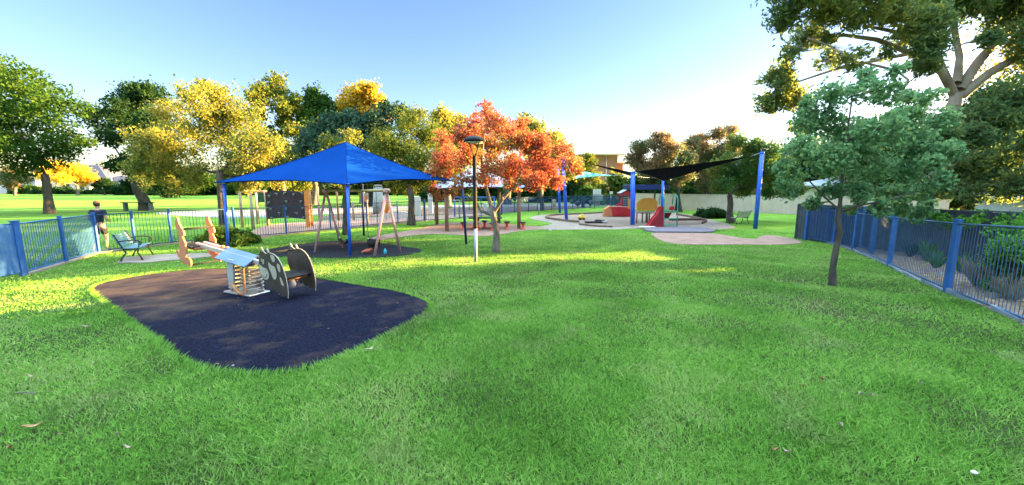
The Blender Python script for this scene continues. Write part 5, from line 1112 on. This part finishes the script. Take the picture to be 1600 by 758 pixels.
# street side bits far left
a = P(141, 300, 111); t = thing('letterbox_pillar', 'small pale pillar on the far footpath left of the garage', 'pillar', (a.x, 111, 0)); MB().box((0, 0, .9), (.9, .9, 1.8), bev=.08).build('pillar', M_cowl, t); MB().box((0, 0, 1.86), (1.1, 1.1, .14)).build('cap', M_cream, t)
a = P(24, 300, 108); t = thing('street_bollard', 'orange lit stout post on the far street at the left edge', 'post', (a.x, 108, 0)); MB().lathe([(.55, 0), (.4, .6), (.32, 1.9), (.2, 2.0)], n=12).build('shaft', M_terra, t); MB().lathe([(.36, 1.9), (.38, 2.0), (.2, 2.12)], n=12).build('cap', M_terra, t)
a = P(177, 300, 108); t = thing('street_pole', 'thin grey pole before the white garage', 'pole', (a.x, 108, 0)); MB().tube([(0, 0, -.1), (0, 0, 5)], .12, 8).build('shaft', M_steel, t); MB().tube([(0, 0, 5), (0, 0, 5.15)], [.13, .05], 8).build('cap', M_steel, t)

# ================================================================ PLANTING BEHIND THE RIGHT FENCE
shrub('leafy_shrub', 'large bright green leafy shrub spilling over the fence at the right edge', 1618, 455, 130, 165, L_bush, 26000, .05, Y=7.6, elong=1.7, clump=.3)
shrub('hedge', 'low clipped green hedge running above the dark slate fence', 1500, 360, 110, 34, L_bush, 6000, .06, root=(13.9, 12.0, 1.05), elong=1.7, dy=2.2)
def tuft(name, label, loc, h, n, m, w_=.03, group=None, spread=.35):
    t = thing(name, label, 'plant', loc, 0, group); V = []; k = 0; F_ = []
    for i in range(n):
        a = random.uniform(0, 6.28); L = h * random.uniform(.6, 1.1); s = random.uniform(.2, 1) * spread; q = Vector((math.cos(a) * .04, math.sin(a) * .04, 0)); d = Vector((math.cos(a), math.sin(a), 0)); sd = Vector((-d.y, d.x, 0)) * w_ / 2
        V += [q - sd, q + sd, q + d * s * .5 + Vector((0, 0, L * .7)) + sd * .9, q + d * s * 1.1 + Vector((0, 0, L * (1 - s * .4))), q + d * s * .5 + Vector((0, 0, L * .7)) - sd * .9]
        F_.append([k, k + 1, k + 2, k + 3, k + 4]); k += 5
    npmesh('leaves', [tuple(v) for v in V], F_, m, t); MB().lathe([(.03, -.02), (.05, .0), (.03, .06)], n=8).build('base', M_barkd, t); return t
M_straw = leafmat('dry grass straw', [(.16, .15, .10), (.26, .25, .18), (.36, .34, .26)], 1.5, .3)
GPL = 'strappy plants in the bed behind the right fence'
spots = [(1345, 382, .55, 'leafy tuft at the foot of the second fence post from the far corner'), (1372, 388, .5, 'leafy tuft just left of the pale gum trunk'), (1402, 393, .65, 'broad leaved tuft right of the middle fence post'), (1422, 402, .5, 'tuft close in front of the pale gum trunk'), (1446, 410, .7, 'upright green tuft left of the nearest fence post'), (1462, 420, .5, 'shorter green tuft beside the nearest fence post'), (1500, 428, .6, 'green tuft just right of the nearest fence post'), (1428, 382, .55, 'small tuft against the dark slate fence')]
for px, py, h_, lb in spots:
    g = G(px, py); tuft('bed_plant', lb, tuple(g), h_, 34, L_bush if random.random() < .4 else L_dark, .03, GPL, .22)
for px, py, h_, lb in [(1525, 448, .8, 'dry straw coloured tussock right of the nearest fence post'), (1552, 455, .75, 'dry straw coloured tussock in front of the big leafy shrub'), (1580, 470, .6, 'dry straw coloured tussock at the right edge')]:
    g = G(px, py); tuft('dry_tussock', lb, tuple(g), h_ * .8, 90, M_straw, .008, 'dry tussocks in the planted bed', .32)
V = []; F_ = []; k = 0
bed = POLYS[-3] if False else None
gs = [tuple(G(*p)[:2]) for p in [(1288, 381), (1330, 391), (1386, 416), (1475, 456), (1600, 511), (1660, 535), (1660, 420), (1500, 375), (1320, 370)]]
xs, ys = [p[0] for p in gs], [p[1] for p in gs]; n = 9000
x = rng.uniform(min(xs), max(xs), n); y = rng.uniform(min(ys), max(ys), n); kk = inpoly(x, y, gs); x, y = x[kk], y[kk]; n = len(x)
z = gh(x, y) + .03 + rng.uniform(0, .02, n); th = rng.uniform(0, 6.28, n); L = rng.uniform(.02, .06, n); W = L * rng.uniform(.2, .5, n); c, s = np.cos(th), np.sin(th); tz_ = rng.uniform(-.02, .02, n)
V = np.stack([np.stack([x - c * L - s * W, y - s * L + c * W, z], 1), np.stack([x + c * L - s * W, y + s * L + c * W, z + tz_], 1), np.stack([x + c * L + s * W, y + s * L - c * W, z + tz_ + .006], 1), np.stack([x - c * L + s * W, y - s * L - c * W, z + .006], 1)], 1).reshape(-1, 3); k = 4 * np.arange(n)
tag(npmesh('bark_chips', V, np.stack([k, k + 1, k + 2, k + 3], 1), leafmat('bark chips', [(.05, .035, .025), (.14, .09, .06), (.26, .19, .14)], 3, 0)), 'loose brown bark chips strewn over the planted bed', 'mulch', kind='stuff')

# ================================================================ PERSON
def skin(name, verts, edges, m, parent, off, sub=2, root=0):
    me = bpy.data.meshes.new(name); me.from_pydata([v[:3] for v in verts], edges, []); me.materials.append(m)
    o = bpy.data.objects.new(name, me); C.objects.link(o)
    md = o.modifiers.new('s', 'SKIN'); md.use_smooth_shade = True
    for i, v in enumerate(verts):
        sv = me.skin_vertices[0].data[i]; sv.radius = (v[3], v[4] if len(v) > 4 else v[3]); sv.use_root = i == root
    md2 = o.modifiers.new('u', 'SUBSURF'); md2.levels = sub; md2.render_levels = sub
    dg = bpy.context.evaluated_depsgraph_get(); ev = o.evaluated_get(dg); nm = bpy.data.meshes.new_from_object(ev); nm.name = name
    o.modifiers.clear(); o.data = nm; nm.polygons.foreach_set('use_smooth', [True] * len(nm.polygons))
    if not nm.materials: nm.materials.append(m)
    o.parent = parent; return o
M_skin = mat('skin', (.46, .25, .17), .6, (.52, .30, .21), 6)
M_shirt = mat('navy T shirt', (.010, .014, .035), .9, (.018, .022, .05), 6)
M_short = mat('black shorts', (.010, .010, .012), .9, (.016, .016, .018), 6)
M_hair = mat('brown hair', (.05, .025, .015), .7, (.08, .045, .025), 20)
M_shoe = mat('dark shoes', (.02, .02, .025), .6)
pg = Vector((P(147, 300, 13.9).x, 13.9, 0)); pg.z = gz(pg.x, pg.y)
per = thing('person', 'person in a navy T shirt and dark shorts walking away beyond the left fence corner', 'person', tuple(pg), R(12))
# local frame: facing +y, x to the right; skeleton with radii
J = [(0, 0, .98, .14, .10), (0, 0, 1.10, .135, .095), (0, .01, 1.27, .15, .10), (0, .02, 1.42, .13, .085), (0, .02, 1.50, .055), (0, .03, 1.57, .05), (0, .04, 1.66, .085, .095), (0, .04, 1.74, .065, .075),
     (.17, .02, 1.43, .058), (.27, -.03, 1.17, .044), (.20, .19, 1.06, .030), (.16, .25, 1.05, .026),          # right arm bent forward
     (-.17, .02, 1.43, .058), (-.26, -.04, 1.18, .044), (-.20, .17, 1.05, .030), (-.16, .24, 1.04, .026),
     (.10, 0, .92, .095), (.10, .10, .52, .060), (.11, .04, .12, .036), (.11, .05, .05, .036), (.12, .18, .03, .028),
     (-.10, 0, .92, .095), (-.10, -.04, .50, .060), (-.11, -.22, .16, .036), (-.11, -.24, .09, .036), (-.12, -.12, .03, .028)]
E = [(0, 1), (1, 2), (2, 3), (3, 4), (4, 5), (5, 6), (6, 7), (3, 8), (8, 9), (9, 10), (10, 11), (3, 12), (12, 13), (13, 14), (14, 15), (0, 16), (16, 17), (17, 18), (18, 19), (19, 20), (0, 21), (21, 22), (22, 23), (23, 24), (24, 25)]
for wi, sx in ((11, 1), (15, -1)):
    w0_ = Vector(J[wi][:3]); d = Vector((-.35 * sx, .9, -.1)).normalized(); sdv = Vector((0, .1, 1)).normalized()
    for q, (o_, L1) in enumerate(((.028, .075), (.010, .085), (-.008, .08), (-.026, .062))):
        a = w0_ + d * .075 + sdv * o_; b = a + d * L1 * .5; c_ = b + (d * .6 + Vector((-.7 * sx, 0, -.2))).normalized() * L1 * .5
        n0 = len(J); J += [(*a, .0095), (*b, .0085), (*c_, .007)]; E += [(wi, n0), (n0, n0 + 1), (n0 + 1, n0 + 2)]
    a = w0_ + d * .03 + sdv * .035; b = a + (d + sdv * .6).normalized() * .035; n0 = len(J); J += [(*a, .0105), (*b, .009)]; E += [(wi, n0), (n0, n0 + 1)]
skin('body', J, E, M_skin, per, pg, 2)
skin('shirt', [(0, 0, 1.0, .165, .125), (0, 0, 1.12, .158, .12), (0, .01, 1.28, .17, .122), (0, .02, 1.42, .145, .10), (0, .02, 1.475, .075), (.18, .02, 1.425, .082), (.235, -.005, 1.28, .068), (-.18, .02, 1.425, .082), (-.235, -.005, 1.29, .068)], [(0, 1), (1, 2), (2, 3), (3, 4), (3, 5), (5, 6), (3, 7), (7, 8)], M_shirt, per, pg)
skin('shorts', [(0, 0, 1.0, .155, .12), (0, 0, .93, .15, .12), (.10, .0, .86, .115), (.105, .075, .60, .095), (-.10, 0, .86, .115), (-.105, -.03, .58, .095)], [(0, 1), (1, 2), (2, 3), (1, 4), (4, 5)], M_short, per, pg)
MB().ell((0, .03, 1.70), (.092, .105, .115), 16, 10).build('hair', M_hair, per)
fb = MB().ell((0, .145, 1.655), (.014, .02, .02), 8, 6).build('nose', M_skin, per)
eb = MB().ell((.033, .125, 1.68), (.013, .01, .009), 8, 6).build('eye', M_white, per); eb = MB().ell((-.033, .125, 1.68), (.013, .01, .009), 8, 6).build('eye', M_white, per)
MB().ell((0, .135, 1.61), (.026, .01, .007), 8, 6).build('mouth', M_redp, per)
for s in (-1, 1): MB().ell((s * .088, .04, 1.66), (.012, .022, .032), 8, 6).build('ear', M_skin, per)
MB().ell((.115, .10, .05), (.048, .13, .05), 12, 8).build('shoe', M_shoe, per); MB().ell((-.115, -.18, .06), (.048, .13, .05), 12, 8, M=Matrix.Rotation(-.5, 3, 'X')).build('shoe', M_shoe, per)

# ================================================================ SMALL THINGS ON THE LAWN
M_leafb = mat('dry tan leaf', (.26, .14, .06), .8, (.38, .24, .12), 20)
M_leafp = mat('bleached dry leaf', (.34, .27, .19), .8, (.42, .35, .26), 20)
def dry_leaf(px, py, L, W, m, lb, cat='leaf', name='fallen_leaf', rz=None):
    g = G(px, py); rz = random.uniform(0, 3.1) if rz is None else rz; mb = MB(); k = 6; vs = []
    for i in range(k + 1):
        u = i / k; x = (u - .5) * L; w_ = W * math.sin(math.pi * min(max(u, .03), .97)) ** .8; z = .055 + .012 * math.cos(u * 5)
        vs += [(x, -w_ / 2, z + .008), (x, 0, z), (x, w_ / 2, z + .01), (x, 0, z - .003)]
    mb.add(vs, [(i * 4 + j, i * 4 + (j + 1) % 4, i * 4 + 4 + (j + 1) % 4, i * 4 + 4 + j) for i in range(k) for j in range(4)] + [(0, 1, 2, 3), tuple(k * 4 + j for j in (3, 2, 1, 0))])
    o = mb.build(name, m); o.location = g; o.rotation_euler = (0, 0, rz); return tag(o, lb, cat, 'dry leaves on the lawn')
for a_ in [(52, 676, .11, .035, M_leafb, 'largest tan dry leaf at the lower left of the lawn', .6), (202, 712, .045, .02, M_leafp, 'small pale leaf right of the largest tan leaf'), (18, 711, .05, .03, M_leafb, 'tan leaf at the extreme lower left corner'), (50, 597, .06, .02, M_leafp, 'pale sliver leaf at the left edge above the twig'), (185, 690, .04, .02, M_leafp, 'tiny pale leaf above the small one at lower left'),
           (135, 516, .09, .03, M_leafp, 'pale leaf beside the left corner of the rubber pad'), (157, 530, .06, .025, M_leafb, 'tan leaf between the pad corner and the lawn edge'), (578, 553, .12, .03, M_leafp, 'pale leaf on the grass right of the rubber pad'), (1344, 627, .05, .03, M_leafp, 'curled pale leaf right of centre in the worn grass', 1.4), (1360, 629, .05, .015, M_leafp, 'flat whitish leaf beside the curled one', .1), (1283, 602, .05, .04, M_leafb, 'brown leaf above the worn grass patch'), (1254, 614, .05, .02, M_leafb, 'narrow tan leaf left of the round brown leaf'), (1311, 675, .04, .03, M_leafp, 'white scrap of leaf in the lower right lawn'),
           (1228, 720, .05, .02, M_leafp, 'pale leaf near the bottom edge right of centre'), (1210, 717, .04, .025, M_leafb, 'tan leaf near the bottom edge right of centre'), (920, 537, .05, .02, M_leafp, 'pale leaf in the middle of the lawn'), (842, 487, .06, .02, M_leafp, 'pale sliver leaf below the lamp post'), (686, 481, .06, .02, M_leafp, 'pale leaf just right of the rubber pad tip'), (1438, 610, .04, .02, M_leafp, 'pale leaf in the worn patch toward the right')]:
    dry_leaf(*a_[:6], rz=a_[6] if len(a_) > 6 else None)
n = 230; a_ = rng.uniform(-R(56), R(56), n); r_ = np.sqrt(rng.uniform(1.8 ** 2, 12 ** 2, n)); x = r_ * np.sin(a_); y = r_ * np.cos(a_); z = gh(x, y) + .04
onpad = inpoly(x, y, pad1); z = np.where(onpad, gh(x, y) + .03, z); th = rng.uniform(0, 6.28, n); L = rng.uniform(.006, .02, n); W = L * rng.uniform(.3, .6, n); c, s = np.cos(th), np.sin(th)
V = np.stack([np.stack([x - c * L, y - s * L, z], 1), np.stack([x - s * W, y + c * W, z + .005], 1), np.stack([x + c * L, y + s * L, z + .003], 1), np.stack([x + s * W, y - c * W, z + .004], 1)], 1).reshape(-1, 3); k = 4 * np.arange(n)
tag(npmesh('leaf_litter', V, np.stack([k, k + 1, k + 2, k + 3], 1), leafmat('leaf litter', [(.10, .06, .03), (.26, .17, .09), (.42, .36, .26)], 3, .2, gain=1)), 'tiny scattered scraps of dry leaf over the lawn and rubber pad', 'leaf litter', kind='stuff')
for px, py, lb in ((1520, 751, 'white pebble at the bottom right corner of the lawn'), (365, 575, 'whitish pebble at the lower rim of the rubber pad'), (859.5, 361.5, 'small white ball on the grass below the paving')):
    g = G(px, py); r = .014 if px > 1000 or px < 400 else .06
    mb = MB().ell((0, 0, r * .6 + (.03 if px > 1000 else .01)), (r * 1.3, r, r * .7), 12, 8); o = mb.build('pebble' if r < .05 else 'ball', M_white); o.location = g; tag(o, lb, 'pebble' if r < .05 else 'ball')
g = G(43, 622.5); o = MB().tube([(-.09, -.01, .05), (-.02, .008, .055), (.05, 0, .052), (.095, -.012, .06)], [.004, .007, .007, .003], 6).tube([(.02, 0, .054), (.05, .03, .06)], [.004, .002], 5).build('twig', M_barkg); o.location = g; tag(o, 'short dry grey twig in the grass at the left edge', 'twig')
# ================================================================ BEYOND THE FRAME TO THE RIGHT (house and trees added to shade the lawn)
house('brick_house', 'unseen two storey brick house added outside the right edge to shade the lawn', (36.5, 4.7, 0), 26.6, 10, 7.4, 3.2, R(-90), M_brick2, M_terra, [(-9, 5.4, 1.6, 1.3), (-3, 5.4, 1.6, 1.3), (3, 5.4, 1.6, 1.3), (9, 5.4, 1.6, 1.3)], [(0, 1, 2.1, M_navy)], hip=False)
def world_tree(label, x, y, h, r, lm, n):  # trees added as shadow casters, leaving a gap for the sunlit strip
    px = 800 + F * x / y
    c = lambda dx, z, rr: (px + dx * F / y, 0, 0)
    bl = []
    for k in range(9):
        a = k * 2.4; rr = r * (.55 if k else 0); z = h * (.30 + .58 * (k % 5) / 4)
        py = None
        # pixel row of a point at height z and depth y
        v = (z - CAMZ) / y; t_ = math.tan(math.atan(v) + TH); pyy = 379 - F * t_
        bl.append((px + rr * math.cos(a) * F / y, pyy, r * .62 * F / y, rr * math.sin(a)))
    return tree('added_shade_tree', label, 'tree', (px, 320), bl, lm, n, .34, .3, (px, 379 - F * math.tan(math.atan((h * .35 - CAMZ) / y) + TH)), 'dense trees added beyond the cream building to cast shade', M_barkd, Y=y, clump=.45, sub=11)
for lb, x, y, h, r, lm in (('added shade casting dark tree rising behind the gum trunk nearest the right edge', 31.5, 25.0, 8.2, 3.0, L_dark), ('added shade casting green tree behind the middle of the gum crown', 31.5, 30.5, 6.9, 3.2, L_green), ('added shade casting olive tree showing through the right side of the sapling', 33.0, 36.5, 6.8, 3.4, L_olive), ('added shade casting dark tree behind the left part of the sapling crown', 33.5, 43.0, 6.3, 3.4, L_dark)):
    world_tree(lb, x, y, h, r, lm, 14000)
